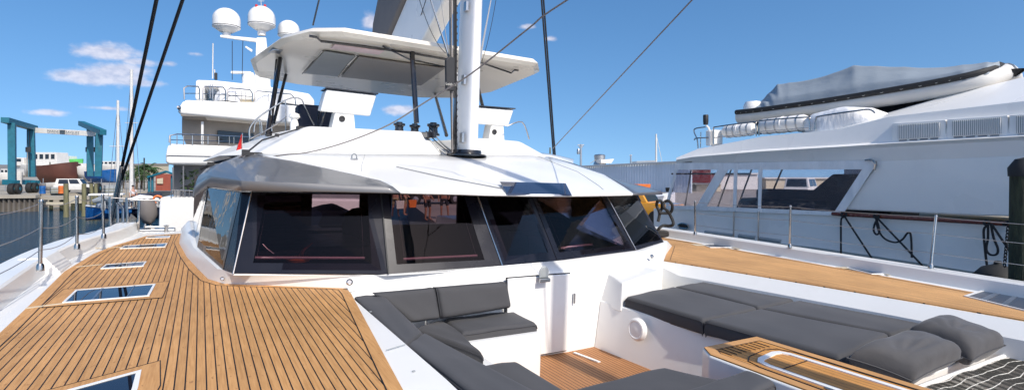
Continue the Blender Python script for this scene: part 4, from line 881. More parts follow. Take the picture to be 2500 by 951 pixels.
# boats berthed just outside the left edge of the photo: they are what the dark port window mirrors
for px,D,hm,l in ((-200,30,'liftwhite','white sailboat berthed outside the left edge, mirrored in the port window'),(-330,38,'navy','dark blue sailboat berthed outside the left edge, mirrored in the port window'),(-560,34,'liftwhite','second white sailboat farther outside the left edge')):
    pw=1296*3.55/D+429.5; o=boat('sailboat',px-150*30/D,px+60*30/D,pw-1.0*1296/D,pw+14,D,hm,l,cabin=[(px-70*30/D,px+10,pw-1.7*1296/D,pw-.9*1296/D,3)],depth=3.2,stands=False,stripe='blue')
    mast(px-30,-250 if D<35 else -160,pw-40,D,.13,o,(120,30),(px-150*30/D,px+55,px-70))
rr=random.Random(11)
for par,x0,x1,D in ((BB_,232,318,41.2),(B2_,326,400,43.5)):
    for i in range(9):
        x=x0+(x1-x0)*(i+rr.random()*.7)/9; y=505
        MB().tube([W(x,y,D=D),W(x,y-rr.uniform(14,28),D=D)],.025,5).build('stanchion',M['steel'],par)
    MB().tube([W(x0,486,D=D),W(x1,488,D=D)],.02,5).build('guard_rail',M['steel'],par)
    MB().tube([W(x0,495,D=D),W(x1,497,D=D)],.016,5).build('guard_rail',M['steel'],par)
    b=MB(); p=W(x0+30,474,D=D+1.5); b.box(p,(2.2,1.8,.12)); b.build('bimini_top',M['canvaswhite'] if par==BB_ else M['navy'],par,bevel=.04)
    for dx in (-1,1): b=MB(); b.tube([p+V(dx,-.8,0),p+V(dx*.9,-.8,-1.1)],.025,5); b.build('bimini_post',M['steel'],par)
for i,(x,y,D,mt,nm,l) in enumerate([(252,500,40.6,'liftwhite','fender','white fender hanging on the blue sailboat, nearer its bow'),(307,503,41.2,'navy','fender','navy fender hanging on the stern of the blue sailboat'),(262,487,41.5,'covergrey','sail_bundle','grey bundled sail on the deck of the blue sailboat'),(352,484,43,'canvaswhite','sail_bundle','white bundled sail on the dark hulled sailboat'),(385,487,42.6,'orange','life_ring','orange horseshoe lifebuoy on the rail near the white yacht')]):
    p=W(x,y,D=D); 
    if nm=='life_ring': o=MB().tube([p+V(math.cos(a)*.3,0,math.sin(a)*.3) for a in [j*.45-.6 for j in range(12)]],.09,8).build(nm,M[mt])
    elif nm=='fender': o=MB().lathe(p+V(0,0,-.5),[(0,0),(.12,.08),(.15,.3),(.15,.6),(.1,.8),(0,.85)],12).build(nm,M[mt])
    else: o=MB().tube([p+V(-.9,0,-.1),p+V(-.3,0,.05),p+V(.4,0,-.02),p+V(1,0,-.15)],[.14,.26,.24,.12],9).build(nm,M[mt])
    tag(o,l,nm.replace('_',' '))
person(W(325,506,D=43)+V(0,0,0),.3,'person in white shirt and dark shorts on the deck of the far sailboat',M['shirt'],M['shorts'],M['skin'])
# long beige wall / warehouse and town edge
p=W(330,428,D=170); o=MB().prism([W(160,404,D=190),W(412,401,D=170),W(412,432,D=170),W(160,432,D=190)],(-8,30,0)).build('warehouse',M['beige'],ang=0); tag(o,'long low beige warehouse on the far shore behind the masts','warehouse')
MB().prism([W(158,401,D=189.5),W(414,398.5,D=169.5),W(414,402,D=169.5),W(158,405,D=189.5)],(-8,31,0)).build('roof_edge',M['brownwall'],o,ang=0)
o=MB().prism([W(-400,398,D=200),W(60,402,D=200),W(60,430,D=200),W(-400,430,D=200)],(0,30,0)).build('warehouse',M['greywall'],ang=0); tag(o,'grey low shed on the far shore behind the left end of the hoist','warehouse')
RS=thing('red_shed',W(395,460,D=66),'red brown shed with a pale doorway under the teal canopy by the masts','shed')
MB().prism([W(380,424,D=72),W(420,424,D=72),W(420,466,D=72),W(380,466,D=72)],(0,5,0)).build('wall',M['redwall'],RS,ang=0)
MB().prism([W(383,436,D=71.8),W(398,434,D=71.8),W(398,448,D=71.8),W(383,448,D=71.8)],(0,.1,0)).build('doorway',M['beige'],RS,ang=0)
CP=thing('canopy',W(380,460,D=64),'teal pitched canopy on posts beside the red shed','canopy')
MB().prism([W(358,430,D=64),W(404,416,D=64),W(425,424,D=64),W(425,428,D=64),W(404,420,D=64),W(360,434,D=64)],(0,5,0)).build('roof',M['teal'],CP,ang=0)
for px in (364,372,420): MB().tube([W(px,428,D=64.5),W(px,468,D=64.5)],.14,6).build('post',M['teal'],CP)
# palms and shrubs: trunk plus crown of leaf blades
def tree(px,yt,yb,D,label,palm=True,w=1.6,n=160):
    p=W(px,yb,D=D); tp=W(px,yt,D=D); t=thing('palm_tree' if palm else 'shrub',(p.x,p.y,ZQ),label,'palm tree' if palm else 'shrub','trees on the far shore'); rs=random.Random(px)
    MB().tube([V(p.x,p.y,ZQ),lerp((p.x,p.y,ZQ),tp,.5)+V(.1,0,0),tp-V(0,0,w*.35)],[.18,.13,.1],7).build('trunk',M['bark'],t)
    b=MB(); h=tp-V(0,0,w*.35)
    if palm:
        for k in range(22):
            a=rs.uniform(0,6.28); el=rs.uniform(-.4,1.1); d=V(math.cos(a)*math.cos(el),math.sin(a)*math.cos(el),math.sin(el)); prev=h
            for s in range(1,8):
                q=h+d*(w*s/7)+V(0,0,-.5*w*(s/7)**2.2); sd_=(q-prev).cross(V(0,0,1)).normalized()
                for g in (-1,1):
                    l_=.55*w*(1-abs(s/7-.45)); tip=q+sd_*g*l_*.6+V(0,0,-l_*.45)+d*.15; b.add([prev,q,tip],[(0,1,2)])
                prev=q
    else:
        for k in range(n*4):
            a=rs.uniform(0,6.28); r=w*rs.random()**.45; z=rs.uniform(-.7,.7)*w; q=h+V(math.cos(a)*r,math.sin(a)*r*.8,z*(1-.5*r/w)); v1=V(rs.uniform(-1,1),rs.uniform(-1,1),rs.uniform(-1,1))*.22; v2=V(rs.uniform(-1,1),rs.uniform(-1,1),rs.uniform(-1,1))*.22; b.add([q,q+v1,q+v2],[(0,1,2)])
    b.build('crown',M['leaf'],t,ang=0)
tree(345,405,455,80,'green palm between the two pale masts on the far shore'); tree(362,398,455,84,'taller green palm just left of the teal canopy',w=2.2); tree(300,418,455,82,'low green shrub left of the tallest far mast',False,1.6); tree(333,420,455,78,'low green shrub right of the tallest far mast',False,1.5)
for (px,y0,y1,D,l) in ((352,385,465,60,'dark slim lamp pole by the palms'),(122,395,440,80,'thin pole behind the brown hull')):
    o=MB().tube([W(px,y1,D=D),W(px,y0,D=D)],.07,6).build('pole',M['timberdark']); tag(o,l,'pole')
# parked cars
def car(loc,yaw,label,paint,kind='car',suv=True,s=1.0):
    t=thing('parked_car',loc,label,kind); 
    Lh,Wd=2.25*s,.95*s; z0=.38*s; zb=(1.12 if suv else .88)*s; zt=(1.85 if suv else 1.45)*s
    def sec(y,z0_,z1_,w): return [V(-w,y,z0_),V(-w*1.02,y,(z0_+z1_)/2),V(-w*.95,y,z1_),V(w*.95,y,z1_),V(w*1.02,y,(z0_+z1_)/2),V(w,y,z0_)]
    Rm=Matrix.Rotation(yaw,3,'Z'); T=lambda v: Vector(loc)+Rm@v
    bd=[sec(-Lh,z0+.1,zb*.85,Wd*.86),sec(-Lh*.96,z0,zb*.93,Wd*.95),sec(-Lh*.45,z0,zb,Wd),sec(Lh*.8,z0,zb,Wd),sec(Lh*.97,z0,zb*.97,Wd*.95),sec(Lh,z0+.1,zb*.9,Wd*.88)]
    body=MB().loft([[T(v) for v in r] for r in bd]).build('body',M[paint],t,bevel=.03)
    fy0,fy1=(-Lh*.42,Lh*.93) if suv else (-Lh*.35,Lh*.7)
    cb=[V(-Wd*.92,fy0,zb-.02),V(Wd*.92,fy0,zb-.02),V(Wd*.92,fy1,zb-.02),V(-Wd*.92,fy1,zb-.02)]; ct=[V(-Wd*.78,fy0+.5*s,zt),V(Wd*.78,fy0+.5*s,zt),V(Wd*.78,fy1-.15*s,zt),V(-Wd*.78,fy1-.15*s,zt)]
    cab=MB().hexa([T(v) for v in cb],[T(v) for v in ct]).build('cabin',M[paint],t,bevel=.05)
    def win(i,j,u0,u1,v0,v1,nm):
        f_=lambda u,v: lerp(lerp(cb[i],cb[j],u),lerp(ct[i],ct[j],u),v); q=[f_(u0,v0),f_(u1,v0),f_(u1,v1),f_(u0,v1)]; n_=(q[1]-q[0]).cross(q[3]-q[0]).normalized()
        c=(cb[0]+cb[2])/2; n_=n_ if (q[0]-c).dot(n_)>0 else -n_
        MB().prism([T(v+n_*.012) for v in q],Rm@(n_*-.03)).build(nm,M['clearglass'] if nm=='windscreen' else M['windowdark'],cab,ang=0)
    win(0,1,.06,.94,.08,.9,'windscreen'); win(2,3,.08,.92,.1,.88,'rear_window')
    for i,j in ((1,2),(3,0)):
        win(i,j,.12,.5,.12,.86,'side_window'); win(i,j,.54,.9,.12,.86,'side_window')
    for x in (-1,1):
        for y in (-1,1):
            w_=MB().lathe(T(V(x*Wd*.80,y*Lh*.62,.37*s)),[(.2*s,0),(.36*s,.01),(.38*s,.05),(.38*s,.2),(.36*s,.24),(.2*s,.24)],20,axis=Rm@V(x,0,0)).build('wheel',M['rubber'],t)
            MB().lathe(T(V(x*(Wd*.80+.2*s),y*Lh*.62,.37*s)),[(.22*s,0),(.2*s,.05),(0,.06)],14,axis=Rm@V(x,0,0)).build('rim',M['steel_dull'],w_)
        MB().lathe(T(V(x*Wd*.66,-Lh*.985,zb*.74)),[(.13*s,0),(.12*s,.05),(0,.06)],14,axis=Rm@V(0,-1,0)).build('headlight',M['liftwhite'],t)
    MB().box(T(V(0,-Lh*.99,zb*.74)),(Wd*.95,.06,.2*s),m=Rm).build('grille',M['blackmat'],t)
    MB().box(T(V(0,-Lh*1.01,.42*s)),(Wd*1.8,.22,.24*s),m=Rm).build('bumper',M['blackmat'],t,bevel=.04)
    MB().box(T(V(0,Lh*1.0,.42*s)),(Wd*1.8,.16,.22*s),m=Rm).build('bumper',M['blackmat'],t,bevel=.04)
    return t
yaw=math.atan2(R.x*.8-F.x*.6,-(R.y*.8-F.y*.6)) 
p=W(1556,540,D=22.5); car((p.x,p.y,ZQ),yaw,'yellow off road car with black bumper and grille, nose showing past the dark corner window','yellow','car',s=.8)
p=W(1060,505,D=38); car((p.x,p.y,ZQ),1.3,'dark car parked on the quay, seen through the second front window','windowdark')
p=W(1960,500,D=42); car((p.x,p.y,ZQ),1.9,'white car seen through the clear curtain of the right yacht','liftwhite')
p=W(188,470,D=63); car((p.x,p.y,ZQ),1.4,'white pickup like car parked under the white motorboat hull','liftwhite','car',s=.9)
for k,(px,D,mt,l) in enumerate([(104,59,'blue','blue drum on the quay edge left of the white dinghy'),(150,60,'orange','orange drum on the quay right of the white dinghy'),(262,63,'liftwhite','white drum on the quay right of the hoist wheels'),(-12,57,'brown','rusty drum at the left edge of the quay')]):
    p=W(px,470,D=D); o=MB().lathe((p.x,p.y,ZQ),[(.28,0),(.3,.02),(.28,.3),(.3,.32),(.28,.34),(.28,.6),(.3,.62),(.28,.88),(.25,.86),(0,.86)],14).build('drum',M[mt]); tag(o,l,'drum','drums on the far quay')
for k,(px,D,w_,h_,l) in enumerate([(140,61,1.2,.7,'grey crate stack on the far quay behind the pale green pilings'),(276,62,1.6,.9,'grey crate on the quay behind the bow of the blue sailboat')]):
    p=W(px,470,D=D); o=MB().box((p.x,p.y,ZQ+h_/2),(w_,1,h_),rz=.3).build('crate',M['grille'],bevel=.03); tag(o,l,'crate')
    ORG[o.name]=Vector(o.location)
    for z in (.15,.45): MB().box((p.x,p.y,ZQ+z),(w_*1.02,1.03,.08),rz=.3).build('batten',M['timber'],o,ang=0)
# skip, bin, covered boat
p=W(1562,470,D=48); o=MB().hexa([V(p.x-.6,p.y-.5,ZQ),V(p.x+.6,p.y-.5,ZQ),V(p.x+.6,p.y+.5,ZQ),V(p.x-.6,p.y+.5,ZQ)],[V(p.x-.8,p.y-.6,ZQ+1.25),V(p.x+.8,p.y-.6,ZQ+1.25),V(p.x+.8,p.y+.6,ZQ+1.25),V(p.x-.8,p.y+.6,ZQ+1.25)]).build('skip_bin',M['orange'],bevel=.05); tag(o,'orange metal skip in front of the corrugated shed','skip')
p=W(1560,470,D=46); boat('covered_boat',1606,1660,478,515,28,'canvaswhite','white covered boat on the quay just left of the right yacht',depth=1.8,stands=False)
p=W(1634,463,D=27.5); o=MB().lathe(p-V(0,0,.0),[(.0,-.1),(.17,-.1),(.2,.1),(.18,.12),(0,.12)],12).build('bucket',M['rubber']); tag(o,'black bucket upside down on the white covered boat','bucket')
# things beyond, behind the yacht's clear curtains
o=MB().prism([W(1640,400,D=75),W(1735,402,D=75),W(1735,470,D=75),W(1640,470,D=75)],(4,8,0)).build('red_container',M['red'],ang=0); tag(o,'red shipping container in the distance, seen through the left vinyl window','container')
for x0,x1,y0,D,mt,l in ((1755,1850,425,80,'liftwhite','white flat roofed building behind the yacht curtain, left one'),(1700,1760,450,70,'beige','small tan hut behind the yacht curtain'),(1870,2110,436,85,'beige','long tan building behind the yacht curtain'),(2150,2900,400,120,'greywall','distant grey building hidden mostly by the right yacht')):
    o=MB().prism([W(x0,y0,D=D),W(x1,y0,D=D),W(x1,470,D=D),W(x0,470,D=D)],(4,10,0)).build('building',M[mt],ang=0); tag(o,l,'building')
    MB().prism([W(x0-3,y0-3,D=D-.3),W(x1+3,y0-3,D=D-.3),W(x1+3,y0,D=D-.3),W(x0-3,y0,D=D-.3)],(4,10.5,0)).build('roof',M['liftwhite'],o,ang=0)
# corrugated shed and what stands on or behind it
SA,SB_=W(1300,413,D=88),W(1690,395.5,D=62); 
SH=thing('corrugated_shed',(*((SA+SB_)/2).xy,ZQ),'long pale blue corrugated metal shed with a white roof edge','shed')
g0=V(SA.x,SA.y,ZQ);g1=V(SB_.x,SB_.y,ZQ); e=(SB_-SA); e.z=0; Ls=e.length; e.normalize(); bk=V(-e.y,e.x,0)
if bk.dot(F)<0: bk=-bk
n=int(Ls/.45); top=[];bot=[]
for i in range(n*4+1):
    s=i/(n*4); d=-bk*(.0 if i%4 in(0,1) else .07); top.append(lerp(SA,SB_,s)+d); bot.append(lerp(g0,g1,s)+d)
MB().loft([bot,top],closed=False).build('wall',M['corr'],SH,ang=0)
MB().prism([SA+bk*.2,SB_+bk*.2,SB_+bk*14+V(0,0,.8),SA+bk*14+V(0,0,.8)],(0,0,-.1)).build('roof',M['liftwhite'],SH,ang=0)
beam(SA-bk*.2+V(0,0,.1),SB_-bk*.2+V(0,0,.1),.3,.22,'gutter','liftwhite',SH)
for px in (1588,1500): 
    p=W(px,402,D=68.5 if px==1588 else 74.5); MB().tube([p-bk*.5,V(p.x,p.y,ZQ)-bk*.5],.13,6).build('downpipe',M['liftwhite'],SH)
def stand(name,px,y0,y1,D,r,label,mt='timber',cross=None,cat=None):
    a,c=W(px,y1,D=D),W(px,y0,D=D); t=thing(name,(a.x,a.y,a.z),label,cat or name.replace('_',' '))
    MB().tube([a,c],[r,r*.8],8).build('pole',M[mt],t)
    if cross:
        for yy,wd in cross: MB().tube([W(px-wd,yy,D=D),W(px+wd,yy,D=D)],r*.5,6).build('crossarm',M[mt],t)
    return t
t=stand('utility_pole',1418,352,410,100,.22,'grey utility pole with a crossarm above the roof, left of the vent tower','steel_dull',[(354,8),(358,5)]); MB().lathe(W(1412,376,D=99.5),[(.25,0),(.3,.3),(.3,.8),(.2,1)],10).build('transformer',M['steel_dull'],t)
stand('utility_pole',1540,377,402,95,.16,'short pole with two small lamps above the shed roof','steel_dull',[(379,3)])
stand('utility_pole',1343,360,392,70,.12,'thin pole right beside the twin dark shrouds','timber')
t=stand('sailboat_mast',1602,327,400,110,.20,'thin white mast standing up behind the corrugated shed','liftwhite'); MB().tube([W(1603,332,D=110),W(1617,398,D=110)],.07,4).build('stay',M['liftwhite'],t)
p=W(1464,402,D=84); t=MB().lathe(p,[(1.0,0),(.95,.3),(.8,.5),(.9,1.5),(.7,1.62),(0,1.7)],14).build('roof_vent_tower',M['steel_dull']); tag(t,'round grey vent tower on the roof edge between two poles','vent tower')
ORG[t.name]=Vector(t.location); MB().tube([p+V(0,0,1.2),p+V(-1.9,0,.2)],.05,4).build('guy_wire',M['wire'],t); MB().tube([p+V(0,0,1.2),p+V(2.1,0,.2)],.05,4).build('guy_wire',M['wire'],t)
p=W(1482,398,D=83); o=MB().loft([[p+V(x,0,z) for x,z in ((-1.2,0),(.9,0),(1.5,.7),(-1.2,.5))],[p+V(x,1.2,z) for x,z in ((-1.2,0),(.9,0),(1.5,.7),(-1.2,.5))]]).build('skiff',M['liftwhite'],bevel=.05); tag(o,'small white skiff right of the vent tower on the roof line','boat')
o=MB().prism([W(1554,393,D=72),W(1600,391,D=70),W(1600,398,D=70),W(1554,399,D=72)],(1,2,0)).build('rooftop_unit',M['liftwhite'],bevel=.05); tag(o,'white flat rooftop unit left of the thin white mast','rooftop unit')
# people on the quay, seen through the second window
for px,D,rz,l,s,sh,sk in ((1043,23.5,.5,'person in white shirt and dark shorts nearest on the quay, seen through the second window',M['shirt'],M['shorts'],M['skin2']),
    (1084,24.5,-.4,'person in white shirt and black shorts right of the nearest one, through the second window',M['shirt'],M['shorts'],M['skin2']),
    (988,26.5,1.0,'person in dark top carrying bags at the left of the second window',M['navy'],M['khaki'],M['skin']),
    (966,25.5,2.4,'person in pale shirt at the left frame of the second window',M['shirt'],M['khaki'],M['skin'])):
    p=W(px,520,D=D); person((p.x,p.y,ZQ),rz,l,s,sh,sk,pose=1 if px==1084 else 0)
for px,D,mt,l in ((993,26.3,'orange','orange shopping bag held by the person in dark top'),(962,25.3,'ropewhite','white bag held by the person at the left frame of the second window')):
    p=W(px,520,D=D); p=V(p.x+.22,p.y-.2,ZQ+.42); o=MB().hexa([p+V(-.17,-.07,0),p+V(.17,-.07,0),p+V(.17,.07,0),p+V(-.17,.07,0)],[p+V(-.2,-.08,.38),p+V(.2,-.08,.38),p+V(.2,.08,.38),p+V(-.2,.08,.38)]).build('shopping_bag',M[mt],bevel=.01); tag(o,l,'bag')
    ORG[o.name]=Vector(o.location); MB().tube([p+V(-.1,0,.37),p+V(-.05,0,.5),p+V(.05,0,.5),p+V(.1,0,.37)],.012,5).build('bag_handle',M['ropeblack'],o)
# ================================================================== MOTOR YACHT on the left
n_=V(.454,-.891,0); P0=W(410,430,D=17)
def LY(px,py,o=0.):
    v=_ray(px,py,False); t=(P0+n_*o-CAM).dot(n_)/v.dot(n_); return CAM+v*t
EB=V(.06,1,0)
p=LY(400,560); MY=thing('motor_yacht',(p.x,p.y,ZW),'tall white motor yacht with three satellite domes, standing left behind the near boat','motor yacht')
def lyp(pts,name,mt,par=MY,o=0.,dep=6.,bev=.1,seg=3): return MB().prism([LY(x,y,o) for x,y in pts],EB*dep).build(name,M[mt],par,ang=40,bevel=bev,seg=seg)
lyp([(389,480),(900,486),(900,760),(388,760),(386,560)],'hull','white2',dep=10,bev=.12)
lyp([(423,402),(900,402),(900,486),(428,482),(418,470)],'aft_deck_wall','greywall',o=-.9,dep=4,bev=.03)  # grey stands for the shade in the aft deck recess
for q in ([(420,408),(424,408),(424,480),(422,470)],[(446,404),(449,404),(449,480),(446,480)]): lyp(q,'corner_post','greywall',o=-.1,dep=.15,bev=.01)
K1=lyp([(404,380),(408,354),(418,350),(640,359),(760,364),(760,402),(500,402),(410,402),(404,394)],'deck_bulwark','white2',dep=7,bev=.1)
MB().tube([LY(405,379,.02),LY(600,383,.02)],.012,5).build('groove',M['greywall'],K1)
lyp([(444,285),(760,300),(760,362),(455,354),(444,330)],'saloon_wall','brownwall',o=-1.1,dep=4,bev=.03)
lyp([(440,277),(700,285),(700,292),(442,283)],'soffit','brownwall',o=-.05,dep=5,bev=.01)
lyp([(531,318),(620,326),(620,352),(531,348)],'saloon_window','windowdark',o=-1.05,dep=.1,bev=.01)
lyp([(491,296),(497,296),(497,352),(491,352)],'column','white2',o=-.3,dep=.2,bev=.02)
K2=lyp([(435,264),(446,246),(456,243),(650,250),(765,262),(765,304),(648,298),(438,279),(434,272)],'deck_bulwark','white2',dep=7,bev=.12)
MB().lathe(LY(436,263,.05),[(.06,0),(.07,.03),(0,.06)],10,axis=n_).build('deck_light',M['steel'],K2)
# upper house
UH=lyp([(478,194),(530,196),(640,208),(755,228),(768,244),(768,262),(700,252),(640,245),(534,240),(534,216),(500,212),(500,244),(476,243)],'upper_house','white2',o=-.8,dep=4,bev=.08)
lyp([(533,214),(700,232),(760,246),(760,262),(533,243)],'upper_recess','beige',o=-.9,dep=.8,bev=.02)
lyp([(672,232),(745,243),(752,262),(690,256)],'upper_window','windowdark',o=-.85,dep=.1,bev=.01)
def lyt(pts,r,name,mt='steel',o=0.,par=MY,n=6,sm=False):
    P=[LY(x,y,o) for x,y in pts]; P=smoothpath(P,4) if sm else P; return MB().tube(P,r,n).build(name,M[mt],par)
# rails: lower aft deck, upper aft deck
lyt([(413,348),(414,331),(432,327),(500,329),(620,335)],.022,'rail'); lyt([(416,341),(620,347)],.014,'rail')
for x in (416,432,448,470,494,508,534,560,571,590,608): lyt([(x,352),(x,329+(x-413)*.03)],.016,'rail_post')
for seg in ([(450,243),(449,215),(458,210),(484,211),(487,218),(487,243)],[(495,243),(495,215),(503,211),(545,213),(551,222),(551,245)],[(556,245),(556,220),(562,215),(610,219),(616,228),(616,248)],[(622,248),(622,226),(630,222),(710,230),(720,240),(722,255)]): lyt(seg,.022,'rail_loop')
lyt([(451,228),(486,228)],.014,'rail'); lyt([(497,229),(549,231)],.014,'rail'); lyt([(558,232),(614,236)],.014,'rail')
for x in (520,535,575,590,600,655,680): lyt([(x,246),(x,214+(x-500)*.09)],.013,'rail_post')
lyt([(418,482),(418,462),(470,465)],.018,'rail'); 
for x in (430,440,452,462): lyt([(x,480),(x,463)],.012,'rail_post')
for x in (513,519): lyt([(x,240),(x,206)],.015,'ladder_side')
# radar mast
MT=MB().loft([[LY(x,y,-1.6+z) for x,y,z in ((618,245,.3),(662,248,.3),(662,248,-.6),(618,245,-.6))],[LY(x,y,-1.6+z) for x,y,z in ((622,190,.3),(660,190,.3),(660,190,-.6),(622,190,-.6))],[LY(x,y,-1.6+z) for x,y,z in ((626,92,.1),(650,92,.1),(650,92,-.4),(626,92,-.4))]]).build('radar_mast',M['white2'],MY,bevel=.04,seg=3)
MB().hexa([LY(537,92,-1.5),LY(640,106,-1.5),LY(640,106,-2.),LY(540,92,-2.)],[LY(537,85,-1.5),LY(640,95,-1.5),LY(640,95,-2.),LY(540,85,-2.)]).build('crosstree',M['white2'],MT,bevel=.04)
MB().hexa([LY(615,128,-1.5),LY(598,116,-1.5),LY(598,116,-1.7),LY(615,128,-1.7)],[LY(617,122,-1.5),LY(600,112,-1.5),LY(600,112,-1.7),LY(617,122,-1.7)]).build('horn_arm',M['white2'],MT,bevel=.02)
MB().prism([LY(563,173,-1.5),LY(612,174,-1.5),LY(612,180,-1.5),LY(563,179,-1.5)],V(.05,.15,0)).build('radar_bar',M['white2'],MT,bevel=.02)
b=MB(); c=LY(608,205,-1.0); b.lathe(c+V(0,0,-.62),[(.05,0),(.09,.2),(.22,.3),(.24,.55),(.24,.85),(.16,1.05),(0,1.08)],16); b.build('searchlight',M['white2'],MT)
def dome(px,py,rpx,o=-1.7,band=True):
    c=LY(px,py,o); r=rpx/1296*(c-CAM).dot(F)
    d=MB().lathe(c,[(r*.45,-.95*r),(r*.8,-.72*r),(r*1.0,-.6*r),(r*1.0,0)]+[(r*math.cos(a),r*.95*math.sin(a)) for a in [k*math.pi/16 for k in range(1,9)]],28).build('satellite_dome',M['white2'],MT)
    if band: MB().lathe(c,[(r*1.005,-.55*r),(r*1.012,-.53*r),(r*1.005,-.50*r)],28).build('dome_band',M['blackmat'],d)
    MB().lathe(c+V(0,0,-1.35*r),[(r*.3,0),(r*.3,.5*r)],14).build('dome_foot',M['white2'],d)
dome(553,50,31); dome(639,45,31); dome(705,74,25)
for pts in ([(638,16),(637,2)],[(630,3),(645,3)],[(519,192),(520,106)],[(524,190),(524,170)],[(567,100),(567,195)],[(593,100),(591,195)]): lyt(pts,.02 if pts[0][0]<530 else .012,'antenna','liftwhite' if pts[0][0]<560 or pts[0][0]>600 else 'ropeblack',-1.5,MT)
lyt([(527,195),(527,178)],.05,'nav_light','blackmat',-.9)
for px in (626,647): MB().lathe(LY(px,18,-1.6),[(.05,0),(.05,.1),(0,.12)],8).build('nav_light',M['red'],MT)
# things on its decks
p=LY(463,470,-.5); pl_=thing('potted_plant',p,'dark leafy plant on the aft deck of the white yacht','plant'); rs=random.Random(5)
b=MB()
for k in range(70):
    q=p+V(rs.uniform(-.25,.25),rs.uniform(-.2,.2),rs.uniform(.15,.75)); v1=V(rs.uniform(-1,1),rs.uniform(-1,1),rs.uniform(-1,1))*.12; v2=V(rs.uniform(-1,1),rs.uniform(-1,1),rs.uniform(-1,1))*.12; b.add([q,q+v1,q+v2],[(0,1,2)])
b.build('leaves',M['leaf'],pl_,ang=0); MB().lathe(p,[(.1,0),(.15,.25),(.13,.25),(0,.24)],12).build('pot',M['blackmat'],pl_)
for px,py,l in ((555,232,'beige tarpaulin over deck gear at the left of the white yacht top deck'),(648,240,'beige tarpaulin over deck gear beside the searchlight on the white yacht top deck')):
    c=LY(px,py,-.4); o=MB().lathe(c-V(0,0,.25),[(.42,0),(.40,.2),(.28,.38),(.1,.45),(0,.45)],12).build('covered_gear',M['canvaswhite']); tag(o,l,'covered gear')
# red flag, covered outboard
fp=B(590,378,Y=9.2); t=thing('red_flag',b2w(fp),'small red flag hanging furled beside the dark grey visor','flag')
b=MB(True); b.tube([fp,fp+V(0,0,.34)],.008,5); b.build('flagstaff',M['steel'],t)
b=MB(True); b.grid(lambda u,v: fp+V(-.005-.09*u*(.15+.85*v),.012*math.sin(u*12+v*3),.33-.30*v-.04*u),8,8); b.build('cloth',M['red'],t,solid=.003)
op=B(362,558,Y=12.6); t=thing('covered_outboard',b2w(op),'outboard motor in a grey cover clamped to the stern rail of the near boat','outboard motor')
b=MB(True); sec=[(546,.05,.05),(538,.11,.10),(522,.155,.14),(505,.15,.15),(494,.13,.13),(487,.08,.09)]; rg=[]
for k,(y,a,c) in enumerate(sec):
    q=B(361,y,Y=12.6); rg.append([q+V(a*math.cos(w_)*(1+.08*math.sin(w_*3+k)),c*math.sin(w_),.03*math.sin(w_*2)) for w_ in [2*math.pi*i/16 for i in range(16)]])
b.loft(rg); b.build('cover',M['bag'],t,ang=60)
b=MB(True); b.tube([B(366,545,Y=12.6),B(368,566,Y=12.6)],.03,6); b.tube([B(356,545,Y=12.6),B(348,564,Y=12.6)],.018,6); b.build('shaft',M['steel_dull'],t)
# ================================================================== MOTOR YACHT on the right
XR=13.
def RY(px,py,o=0.): return W(px,py,X=XR+o)
p=RY(2000,650); YR=thing('motor_yacht',(p.x+2,p.y,ZW),'long white motor yacht alongside on the right, covered tender on its roof','motor yacht')
def ryp(pts,name,mt,par=None,o=0.,dep=.05,bev=.0,seg=2): return MB().prism([RY(x,y,o) for x,y in pts],(dep,0,0)).build(name,M[mt],par or YR,ang=35,bevel=bev,seg=seg)
hp=[(1596,508,568),(1720,509,584),(1850,514,597),(2000,520,613),(2140,528,634),(2250,535,651),(2380,543,672),(2500,551,694),(2700,562,730),(3000,585,800)]
r0=[RY(x,y) for x,y,_ in hp]; r1=[RY(x,(y+2*z)/3,.03) for x,y,z in hp]; r2=[RY(x,z-9,-.03) for x,y,z in hp]; r3=[RY(x,z-3,.02) for x,y,z in hp]; r4=[RY(x,z,.12) for x,y,z in hp]; r5=[V(p.x+.5,p.y,ZW-.3) for p in r4]; rt=[p+V(.25,0,0) for p in r0]; rb=[p+V(5.5,0,0) for p in r5]; rtt=[p+V(6,0,0) for p in r0]
MB().loft([[p+V(.25,0,-.15) for p in r0],rt,r0,r1,r2,r3],closed=False).build('hull',M['white2'],YR,ang=50)
MB().loft([r3,r4,r5,rb],closed=False).build('lower_hull',M['blackmat'],YR,ang=30)  # black holds the shadow under the chine as well as the dark stripe
MB().loft([[p+V(5.6,0,-.5) for p in r0],[p+V(5.6,0,0) for p in r0],[p+V(5.9,0,0) for p in r0],[p+V(5.9,0,-3) for p in r0]],closed=False).build('far_bulwark',M['white2'],YR,ang=35)
MB().loft([[p+V(.25,0,-.15) for p in r0],[p+V(5.6,0,-.15) for p in r0]],closed=False).build('aft_deck',M['beige'],YR,ang=0)
# deckhouse side
ws=[(2137,391),(2180,389),(2300,384),(2500,376),(3000,360),(3000,560),(2500,529),(2385,526),(2320,523),(2055,511),(2062,503),(2139,403)]
MB().prism([RY(x,y,.02) for x,y in ws],(4.9,0,0)).build('deckhouse',M['white2'],YR,ang=35,bevel=.04,seg=3)
tp=[(1651,385,397),(1690,378,397),(1860,364,396),(2050,353,394),(2170,345,393),(2300,338,388),(2500,327,380),(3000,298,365)]
m0=[RY(x,y,.0) for x,y,_ in tp]; m1=[RY(x,y+5,-.10) for x,y,_ in tp]; m2=[RY(x,y+14,-.04) for x,y,_ in tp]; m3=[RY(x,z,0.02) for x,_,z in tp]
up=[(1685,372),(1702,364),(1860,334),(2050,315),(2170,285),(2300,270),(2500,247),(3000,190)]; u1=[RY(x,y,.14) for x,y in up]
up2=[(1688,371),(1704,363),(1862,333),(2060,314),(2125,287),(2300,237),(2500,188),(3000,62)]; u2=[RY(x,y,[.3,.3,.3,.4,1.0,1.3,1.5,1.8][i]) for i,(x,y) in enumerate(up2)]
u3=[p+V(3.2,0,.1) for p in u2]
